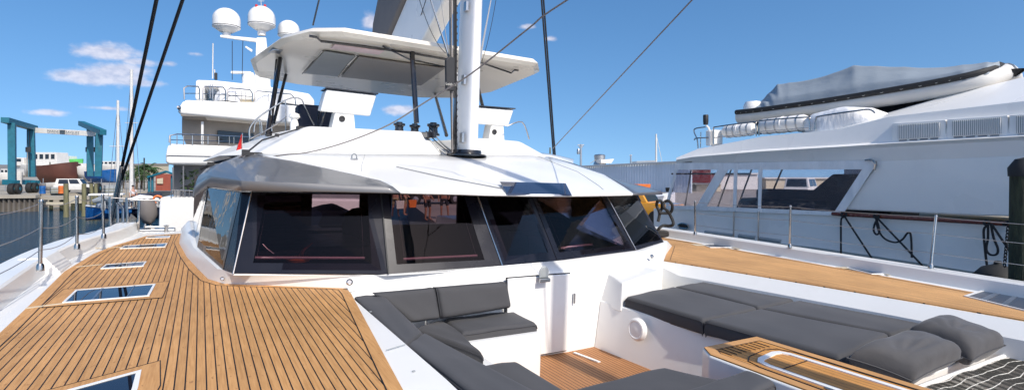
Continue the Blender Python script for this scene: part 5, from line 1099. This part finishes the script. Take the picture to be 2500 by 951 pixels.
MB().loft([m3,m2,m1,m0,u1,u2],closed=False).build('upper_side',M['white2'],YR,ang=24)
MB().loft([[p+V(0,0,0) for p in m3],[p+V(5.0,0,0) for p in m3],[p+V(5.0,0,.45) for p in m3]],closed=False).build('deckhead',M['greywall'],YR,ang=0)
MB().loft([u2[:4],[p+V(4.2,0,0) for p in u2[:4]]],closed=False).build('boat_deck',M['white2'],YR,ang=0)
MB().loft([u2[3:],u3[3:]],closed=False).build('coach_roof',M['white2'],YR,ang=35)
MB().poly([m0[0],m0[0]+V(5,0,0),m3[0]+V(5,0,0),m3[0]]).build('transom_beam',M['white2'],YR,ang=0)
# vents
for q,fr in (([(2192,305),(2294,298),(2294,333),(2192,339)],[(2178,301),(2308,292),(2308,341),(2178,347)]),([(2325,295),(2444,286),(2444,326),(2325,331)],[(2312,291),(2460,281),(2460,333),(2312,340)]),([(2481,283),(2610,273),(2610,320),(2481,325)],[(2464,281),(2630,268),(2630,325),(2464,333)])):
    v=ryp(fr,'vent_panel','white2',o=-.0,dep=.16,bev=.01); g=ryp(q,'vent_louvre','grille',par=v,o=-.015,dep=.03)
    b=MB()
    for k in range(24):
        s=(k+.5)/24; x=q[0][0]+(q[1][0]-q[0][0])*s; y0=q[0][1]+(q[1][1]-q[0][1])*s; y1=q[3][1]+(q[2][1]-q[3][1])*s
        b.prism([RY(x-1,y0,-.03),RY(x+1,y0,-.03),RY(x+1,y1,-.03),RY(x-1,y1,-.03)],(.02,0,0))
    b.build('louvre_slats',M['white2'],g,ang=0)
    b=MB()
    for k in range(4): x=q[3][0]+(q[2][0]-q[3][0])*(k+.12)/4; x2=q[3][0]+(q[2][0]-q[3][0])*(k+.85)/4; y=q[3][1]+(q[2][1]-q[3][1])*k/4+4; b.tube([RY(x,y,-.01),RY(x2,y-1,-.01)],.012,4)
    b.build('drain_slots',M['greywall'],v,ang=0)
# canvas and clear vinyl enclosure of the aft deck
for nm,q in (('canvas_top',[(1795,397),(2126,391),(2136,399),(2136,404),(2107,413),(1795,414)]),('canvas_top',[(1652,397),(1795,397),(1795,414),(1650,414)]),('canvas_strip',[(1752,414),(1777,414),(1724,504),(1700,503)]),('canvas_bottom',[(1626,501),(1720,503),(2038,516),(2052,517),(2046,526),(1790,516),(1624,509)]),('canvas_strip',[(2106,411),(2137,403),(2062,515),(2036,518)]),('canvas_strip',[(1792,397),(1800,397),(1797,516),(1789,516)]),('canvas_strip',[(1852,397),(1861,397),(1857,518),(1850,518)]),('canvas_strip',[(1650,398),(1656,398),(1631,503),(1624,503)])):
    ryp(q,nm,'canvaswhite',o=-.04 if nm!='canvas_strip' else -.055,dep=.02)
for x in (1792,1852): b=MB(); b.tube([RY(x,516,-.07),RY(x-1,592,-.09)],.018,6); b.build('gate_post',M['steel'],YR)
ryp([(1656,414),(1754,414),(1702,503),(1630,502)],'vinyl_window','vinyl',o=-.03,dep=.005)
ryp([(1776,414),(2107,412),(2037,517),(1722,504)],'vinyl_window','vinyl',o=-.03,dep=.005)
MB().tube(smoothpath([RY(2112,391,-.1),RY(2128,390,-.1),RY(2137,399,-.1),RY(2135,414,-.08)],4),.022,8).build('chrome_trim',M['steel'],YR)
# frames of the far enclosure and deck furniture
for x0,x1 in ((1690,1672),(1790,1752),(1840,1800),(1915,1870)):
    b=MB(); b.tube([W(x0,400,X=XR+3.8),W(x1,506,X=XR+3.8)],.03,5); b.build('far_frame',M['blackmat'],YR)
MB().tube([W(1640,424,X=XR+3.8),W(1830,424,X=XR+3.8)],.035,5).build('far_frame',M['blackmat'],YR)
b=MB(); p=RY(1900,509,1.5); b.box(p+V(.3,0,.0),(1.0,2.4,.55)); b.box(p+V(.75,0,.3),(.2,2.4,.5)); b.build('deck_seat',M['navy'],YR,bevel=.08)
b=MB(); p=RY(2000,500,2.6); b.hexa([p+V(-.8,-2.2,-.6),p+V(.8,-2.2,-.6),p+V(.8,1.,-.6),p+V(-.8,1.,-.6)],[p+V(-.8,-2.2,.9),p+V(.8,-2.2,.9),p+V(.8,-.8,.9),p+V(-.8,-.8,.9)]); b.build('stair_block',M['interior'],YR,bevel=.05)
# rub rail, slots, fairlead
MB().tube([RY(2032,521,-.09),RY(2050,523,-.11),RY(2300,537,-.11),RY(2455,546,-.11),RY(2475,547,-.05)],.042,9).build('rub_rail',M['mahogany'],YR)
for a,c in (((1722,566),(1790,575)),((1804,575),(1844,580)),((1856,582),(1908,589))): MB().tube([RY(*a,.0),RY(*c,.0)],.055,8,).build('hull_slot',M['grille'],YR)
b=MB(); c=RY(1668,551,-.06); b.tube([c+V(0,.2*math.cos(a),.08*math.sin(a)) for a in [i*math.pi/8 for i in range(17)]],.03,6); b.build('fairlead',M['steel'],YR); MB().box(c,(.06,.3,.1)).build('fairlead_rubber',M['rubber'],YR,bevel=.02)
# boat deck rails
def ryt(pts,r=.02,o=.35,nm='rail',mt='steel'): MB().tube(smoothpath([RY(x,y,o) for x,y in pts],3),r,6).build(nm,M[mt],YR)
ryt([(1742,352),(1742,316),(1752,309),(1838,298),(1845,304),(1846,332)]); ryt([(1744,336),(1844,326)],.014)
ryt([(1853,331),(1854,300),(1864,294),(1968,286),(1975,292),(1977,318)]); ryt([(1856,322),(1975,312)],.014)
ryt([(1990,316),(1992,290),(2005,283),(2100,269),(2125,268),(2136,276)])
ryt([(1704,362),(1702,340),(1694,320),(1700,313),(1722,310)]); ryt([(1695,342),(1700,337),(1730,336)]); ryt([(1710,360),(1711,322)],.014); ryt([(1733,356),(1732,318),(1724,306)],.03,.35,'stern_post','white2')
MB().lathe(RY(1723,304,.35),[(.07,0),(.08,.1),(.08,.28),(.07,.3),(0,.3)],12).build('stern_light',M['blackmat'],YR)
ryp([(1722,318),(1744,316),(1744,352),(1722,356)],'deck_box','white2',o=.4,dep=.4,bev=.04)
ryp([(2500,182),(2520,172),(2640,160),(2640,180),(2500,192)],'bridge_brow','greywall',o=2.0,dep=.6,bev=.03)
for x0,x1,yc,r,l in ((1768,1843,318,.19,'white life raft canister at the stern end of the right yacht boat deck'),(1858,1972,306,.22,'larger white life raft canister under the middle of the tender')):
    a=RY(x0,yc+4,.75); c=RY(x1,yc-4,.75); c.z=a.z+.02; d=(c-a).length; o=MB().lathe(a,[(0,0),(r*.8,.02),(r,.1),(r,d*.48),(r*1.06,d*.49),(r*1.06,d*.51),(r,d*.52),(r,d-.1),(r*.8,d-.02),(0,d)],24,axis=(c-a)).build('life_raft_canister',M['white2']); tag(o,l,'life raft','life raft canisters on the boat deck')
    ORG[o.name]=Vector(o.location)
    for s in (.2,.4,.65,.85): q=lerp(a,c,s); MB().lathe(q,[(r*1.03,-.02),(r*1.06,0),(r*1.03,.02)],20,axis=(c-a)).build('strap',M['steel_dull'],o)
c=RY(2058,292,.9); o=MB().loft([[c+V(.5*k*math.cos(a)*(1+.10*math.sin(3*a+h*5)),.95*k*math.sin(a)*(1+.12*math.sin(5*a+h*7)),h-.32+.05*math.sin(2*a+1)*k) for a in [i*math.pi/14 for i in range(28)]] for k,h in ((1.0,0),(1.05,.2),(.95,.42),(.7,.55),(.35,.6),(.05,.56))]).build('covered_capstan',M['canvaswhite'],ang=70); tag(o,'white canvas cover over deck gear in front of the tender bow','covered gear')
# ---- tender in chocks
p=RY(2100,290,1.8); TD=thing('rib_tender',p,'inflatable tender under a blue grey cover lying on the roof of the right yacht','tender')
nt_=[(1806,286),(1860,281),(1980,266),(2100,249),(2280,220),(2390,198),(2436,184),(2450,178)]
off=[1.3,1.25,1.25,1.25,1.3,1.5,1.9,2.2]; rad=[.22,.24,.24,.24,.23,.21,.19,.17]
near=[RY(x,y,o_) for (x,y),o_ in zip(nt_,off)]
cx=RY(2000,250,2.2).x; farp=[V(2*cx-p.x,p.y,p.z) for p in near]
MB().tube(smoothpath(near,4),.20,14).build('tube',M['tubegrey'],TD)
MB().tube(smoothpath(farp,4),.23,14).build('tube',M['tubegrey'],TD)
MB().tube([near[-1],V(cx,near[-1].y-.15,near[-1].z+.03),farp[-1]],.24,12).build('bow_tube',M['rubber'],TD)
MB().tube([p+V(-.17,0,.14) for p in smoothpath(near,4)],.075,8).build('rubbing_strake',M['rubber'],TD)
b=MB(); sp=smoothpath(near,4)
for k in range(len(sp)-1):
    q=sp[k]+V(-.215,0,.18); r_=sp[k+1]+V(-.215,0,.18); m_=(q+r_)/2+V(-.02,0,-.075); b.tube([q,m_,r_],.006,4)
b.build('grab_line',M['ropewhite'],TD)
hl=[]
for k in range(len(near)):
    q=near[k]; w_=cx-q.x; hl.append([q+V(.1,0,-.1),V(q.x+w_*.45,q.y,q.z-.35+.02*k),V(cx,q.y,q.z-.5+.05*k),V(cx+w_*.55,q.y,q.z-.35+.02*k),V(2*cx-q.x-.1,q.y,q.z-.1)])
MB().loft(hl).build('rigid_hull',M['blackmat'],TD,ang=40)  # black stands for the deep shadow under the tender
st=[(1833,276,264),(1850,273,254),(1872,269,232),(1898,266,205),(1925,262,202),(1980,255,194),(2035,248,178),(2085,241,159),(2140,233,161),(2210,222,163),(2285,207,165),(2350,192,158),(2410,176,151),(2440,165,150)]
rg=[]; rs=random.Random(2)
for k,(x,yl,yt) in enumerate(st):
    lo=RY(x,yl,1.16+ (0.2 if x>2350 else 0)+(.35 if x>2420 else 0)); tp_=W(x,yt,X=cx-.25); fl_=V(2*cx-lo.x,lo.y,lo.z)
    def mixp(a,c,s,bul): q=lerp(a,c,s); return q+V(0,0,bul)
    j=lambda: rs.uniform(-.008,.008)
    rg.append([lo+V(.05,0,-.03),mixp(lo,tp_,.3,.09+j()),mixp(lo,tp_,.6,.03+j()),mixp(lo,tp_,.85,.0+j()),tp_,tp_+V(.5,0,-.01),lerp(tp_+V(.5,0,0),fl_,.6)+V(0,0,.05),fl_])
def cg(u,v):
    x=u*(len(rg)-1); i=min(int(x),len(rg)-2); y=v*7; j=min(int(y),6); p=lerp(lerp(rg[i][j],rg[i][j+1],y-j),lerp(rg[i+1][j],rg[i+1][j+1],y-j),x-i)
    e_=math.sin(math.pi*min(v*1.6,1))
    fold=.03*math.sin(u*95+v*9)*max(0,1-abs(u-.16)/.10)*(1-v)**.3+.012*math.sin(u*46-v*16)*max(0,1-abs(u-.5)/.10)+.004*math.sin(u*23-v*11)
    return p+V(-fold*e_*.8,0,fold*e_-.015*math.sin(math.pi*min(x-i,1)))
MB().grid(cg,110,28).build('cover',M['covergrey'],TD,ang=75)
b=MB(); c=W(1838,262,X=cx-.4); b.lathe(c-V(0,0,.35),[(.2,0),(.27,.1),(.28,.4),(.22,.52),(0,.55)],16); b.build('outboard_cowl',M['white2'],TD)
b=MB(); 
for x,y in ((1990,272),(2250,240)): q=RY(x,y,2.); b.hexa([q+V(-.7,-.08,-.6),q+V(.7,-.08,-.6),q+V(.7,.08,-.6),q+V(-.7,.08,-.6)],[q+V(-.5,-.08,.0),q+V(.5,-.08,.0),q+V(.5,.08,.0),q+V(-.5,.08,.0)])
b.build('chock',M['blackmat'],TD)
# ---- ropes on the rub rail
def rope(paths,label,r=.020,o=-.19,mt='ropeblack',name='mooring_rope',grp='black ropes tied on the rub rail'):
    b=MB()
    for pa in paths: b.tube(smoothpath([RY(x,y,o) for x,y in pa],5),r,6)
    return tag(b.build(name,M[mt]),label,'rope',grp)
def coil(x,y,w=7): return [(x-w,y-3),(x,y+6),(x+w,y-2),(x-2,y-6),(x-w+2,y+3),(x+w-2,y+4)]
rope([coil(2060,524)+[(2054,534),(2053,570),(2053,622)],[(2062,524),(2066,534),(2096,580),(2130,632)]],'black rope tied at the left end of the rub rail, one end hanging straight')
rope([coil(2139,527)+[(2136,545),(2133,562),(2140,572),(2147,565),(2144,548),(2139,532),(2144,560),(2160,582),(2185,591),(2203,584),(2214,570),(2222,568),(2225,590),(2226,628)],[(2141,527),(2146,536),(2205,598),(2256,652)]],'black rope with a slack loop and bent tail, middle of the rub rail')
rope([coil(2408,544)+[(2402,560),(2404,600),(2412,668)],[(2412,545),(2412,580),(2408,608),(2418,621),(2433,620),(2436,606),(2426,580),(2419,545)],[(2420,545),(2470,620)]],'black rope with a long hanging loop at the right end of the rub rail')
# heavy black hose-like rope by the starboard corner of the near boat
def brope(pa,r,label,name='mooring_rope'):
    b=MB(True)
    for q in pa: b.tube(smoothpath([B(x,y,D=11.3+(i%3)*.05) for i,(x,y) in enumerate(q)],6),r,8)
    return tag(b.build(name,M['rubber']),label,'rope')
brope([[(1607,540),(1610,520),(1603,500),(1607,490),(1615,492),(1616,508),(1610,518),(1622,520),(1638,517),(1641,500),(1632,490),(1622,493),(1620,505),(1630,515),(1638,528),(1644,545),(1636,551),(1620,550),(1610,556),(1604,566)]],.032,'thick black rope looped in the air behind the starboard end of the near deckhouse')
b=MB(True)
for k in range(5): b.tube([B(1616+15*math.cos(a+k),572+4*math.sin(a+k)-k*.8,D=10.8) for a in [i*.5 for i in range(13)]],.03,7)
tag(b.build('rope_pile',M['rubber']),'black rope piled flat on the starboard deck edge behind the deckhouse','rope')
# ---- timber post, chains and ball fender at the right edge
p=W(2502,388,D=8.6); TP=thing('timber_post',(p.x,p.y,ZW),'thick dark timber mooring post with a black cap at the right edge of the photo','mooring post')
MB().tube([V(p.x,p.y,ZW-.5),V(p.x,p.y,(ZW+p.z)/2),V(p.x,p.y,p.z-.12)],[.21,.20,.185],18).build('post',M['timberdark'],TP)
MB().lathe((p.x,p.y,p.z-.28),[(.205,0),(.21,.14),(.12,.28),(0,.31)],18).build('cap',M['rubber'],TP)
def chain(x0,y0,x1,y1,D,label):
    b=MB(); a,c=W(x0,y0,D=D),W(x1,y1,D=D); n=int((c-a).length/.055)
    for k in range(n):
        q=lerp(a,c,(k+.5)/n); ax=R if k%2 else F
        b.tube([q+ax*(.022*math.cos(t))+V(0,0,.04*math.sin(t)) for t in [i*math.pi/4 for i in range(9)]],.010,4)
    tag(b.build('chain',M['blackmat']),label,'chain')
chain(2462,545,2452,650,9,'black chain hanging left of the timber post, leftmost strand'); chain(2474,545,2470,650,8.9,'black chain hanging against the timber post, second strand')
o=MB().tube(smoothpath([W(x,y,D=8.8) for x,y in [(2450,548),(2466,540),(2478,532)]],4)+[W(2482,640,D=8.8)],.03,6).build('mooring_rope',M['ropeblack']); tag(o,'black rope wrapped round the timber post beside the chains','rope')
c=W(2436,692,D=9.3); o=MB().lathe(c-V(0,0,.36),[(0,0),(.18,.05),(.3,.16),(.37,.34),(.34,.5),(.22,.64),(.06,.70),(.05,.76),(0,.77)],26).build('ball_fender',M['rubber']); tag(o,'round black ball fender floating between the near boat and the right yacht','fender')
# ================================================================== sky, sun, camera
w=bpy.data.worlds.new('World'); S.world=w; w.use_nodes=True; nt=w.node_tree; nt.nodes.clear(); L=nt.links.new
SUN_EL=math.radians(43); SUN_AZ=math.radians(6)   # azimuth measured from -Y towards +X
sd=Vector((math.sin(SUN_AZ)*math.cos(SUN_EL),-math.cos(SUN_AZ)*math.cos(SUN_EL),math.sin(SUN_EL)))
sky=N(nt,'ShaderNodeTexSky',sky_type='NISHITA',sun_disc=False,sun_elevation=SUN_EL,altitude=0,air_density=1.0,dust_density=1.3,ozone_density=1.6)
sky.sun_rotation=math.pi-SUN_AZ
out=N(nt,'ShaderNodeOutputWorld'); bg=N(nt,'ShaderNodeBackground'); L(bg.outputs[0],out.inputs[0]); bg.inputs[1].default_value=.15
geo=N(nt,'ShaderNodeTexCoord')
# the lowest band of the procedural sky is yellowish; look a little higher into it all round, as the hazy blue of the photo
sx=N(nt,'ShaderNodeSeparateXYZ'); L(geo.outputs['Generated'],sx.inputs[0]); mz=N(nt,'ShaderNodeMath',operation='MAXIMUM'); L(sx.outputs[2],mz.inputs[0]); mz.inputs[1].default_value=0
az_=N(nt,'ShaderNodeMath',operation='MULTIPLY_ADD'); L(mz.outputs[0],az_.inputs[0]); az_.inputs[1].default_value=1.0; az_.inputs[2].default_value=.17
cx_=N(nt,'ShaderNodeCombineXYZ'); L(sx.outputs[0],cx_.inputs[0]); L(sx.outputs[1],cx_.inputs[1]); L(az_.outputs[0],cx_.inputs[2]); nz2=N(nt,'ShaderNodeVectorMath',operation='NORMALIZE'); L(cx_.outputs[0],nz2.inputs[0]); L(nz2.outputs[0],sky.inputs[0])
hs=N(nt,'ShaderNodeHueSaturation'); hs.inputs['Saturation'].default_value=1.28; hs.inputs['Hue'].default_value=.499; L(sky.outputs[0],hs.inputs['Color'])
CL=[(262,128,62,24,1),(235,190,95,20,.9),(285,180,72,34,.9),(330,150,60,12,.6),(905,52,30,26,.75),(975,268,42,17,1),(1290,66,26,9,.7),(1345,95,24,9,.7),(118,275,40,9,.6),(262,264,55,7,.5),(412,156,22,9,.4),(480,132,24,7,.3),(780,290,60,14,.35),(320,200,70,14,.7)]
no=N(nt,'ShaderNodeTexNoise'); no.inputs['Scale'].default_value=34; no.inputs['Detail'].default_value=7; no.inputs['Roughness'].default_value=.6
mpn=N(nt,'ShaderNodeMapping'); mpn.inputs['Scale'].default_value=(1,1,1.6); L(geo.outputs['Generated'],mpn.inputs[0]); L(mpn.outputs[0],no.inputs[0])
prev=None
for px,py,a,b_,k in CL:
    d=_ray(px,py,False).normalized(); r=Vector((d.y,-d.x,0)).normalized(); u=r.cross(d)
    dd=[]
    for vec,sc in ((r,a/1400),(u,b_/1400),(d,None)):
        dt=N(nt,'ShaderNodeVectorMath',operation='DOT_PRODUCT'); L(geo.outputs['Generated'],dt.inputs[0]); dt.inputs[1].default_value=vec/(sc or 1); dd.append(dt.outputs['Value'])
    p1=N(nt,'ShaderNodeMath',operation='MULTIPLY'); L(dd[0],p1.inputs[0]); L(dd[0],p1.inputs[1])
    p2=N(nt,'ShaderNodeMath',operation='MULTIPLY_ADD'); L(dd[1],p2.inputs[0]); L(dd[1],p2.inputs[1]); L(p1.outputs[0],p2.inputs[2])
    sq=N(nt,'ShaderNodeMath',operation='SQRT'); L(p2.outputs[0],sq.inputs[0])
    sb=N(nt,'ShaderNodeMath',operation='SUBTRACT'); sb.inputs[0].default_value=1.; L(sq.outputs[0],sb.inputs[1])
    gt=N(nt,'ShaderNodeMath',operation='GREATER_THAN'); L(dd[2],gt.inputs[0]); gt.inputs[1].default_value=.5
    ad=N(nt,'ShaderNodeMath',operation='MAXIMUM'); L(sb.outputs[0],ad.inputs[0]); ad.inputs[1].default_value=-.8
    m1=N(nt,'ShaderNodeMath',operation='ADD'); L(ad.outputs[0],m1.inputs[0]); m1.inputs[1].default_value=.8
    m2=N(nt,'ShaderNodeMath',operation='MULTIPLY'); L(m1.outputs[0],m2.inputs[0]); L(gt.outputs[0],m2.inputs[1])
    m3=N(nt,'ShaderNodeMath',operation='MULTIPLY'); L(m2.outputs[0],m3.inputs[0]); m3.inputs[1].default_value=.6+.4*k
    if prev is None: prev=m3.outputs[0]
    else:
        mx=N(nt,'ShaderNodeMath',operation='MAXIMUM'); L(prev,mx.inputs[0]); L(m3.outputs[0],mx.inputs[1]); prev=mx.outputs[0]
nn=N(nt,'ShaderNodeMath',operation='MULTIPLY_ADD'); L(no.outputs[0],nn.inputs[0]); nn.inputs[1].default_value=1.3; L(prev,nn.inputs[2])
mr=N(nt,'ShaderNodeMapRange',interpolation_type='SMOOTHSTEP'); L(nn.outputs[0],mr.inputs[0]); mr.inputs[1].default_value=1.38; mr.inputs[2].default_value=2.05; mr.inputs[4].default_value=.68
no2=N(nt,'ShaderNodeTexNoise'); no2.inputs['Scale'].default_value=60; no2.inputs['Detail'].default_value=4; L(mpn.outputs[0],no2.inputs[0])
cc=N(nt,'ShaderNodeValToRGB'); L(no2.outputs[0],cc.inputs[0]); cc.color_ramp.elements[0].position=.35; cc.color_ramp.elements[0].color=(3.6,3.6,4.3,1); cc.color_ramp.elements[1].position=.6; cc.color_ramp.elements[1].color=(5.4,5.1,5.4,1)
mxc=N(nt,'ShaderNodeMix',data_type='RGBA'); L(mr.outputs[0],mxc.inputs[0]); L(hs.outputs[0],mxc.inputs[6]); L(cc.outputs[0],mxc.inputs[7]); L(mxc.outputs[2],bg.inputs[0])
sl=bpy.data.lights.new('sun','SUN'); sl.energy=3.4; sl.angle=math.radians(.5); sl.color=(1,.94,.85); so=bpy.data.objects.new('sun',sl); COL.objects.link(so); so.rotation_euler=sd.to_track_quat('Z','Y').to_euler(); so.location=(0,-20,30)
cam=bpy.data.cameras.new('camera'); co=bpy.data.objects.new('camera',cam); COL.objects.link(co); S.camera=co
cam.sensor_width=36; cam.lens=f/2500*36; cam.shift_y=-(475.5-429.5)/2500; cam.clip_end=6000; cam.clip_start=.05
co.matrix_world=Matrix(((R.x,U.x,-F.x,0),(R.y,U.y,-F.y,0),(R.z,U.z,-F.z,H),(0,0,0,1)))
S.view_settings.view_transform='Standard'; S.view_settings.look='None'; S.view_settings.gamma=1; S.view_settings.exposure=0.3
S.render.engine='CYCLES'; S.cycles.max_bounces=8; S.cycles.transparent_max_bounces=16; S.cycles.caustics_reflective=False; S.cycles.caustics_refractive=False
S.render.resolution_x=1024; S.render.resolution_y=389
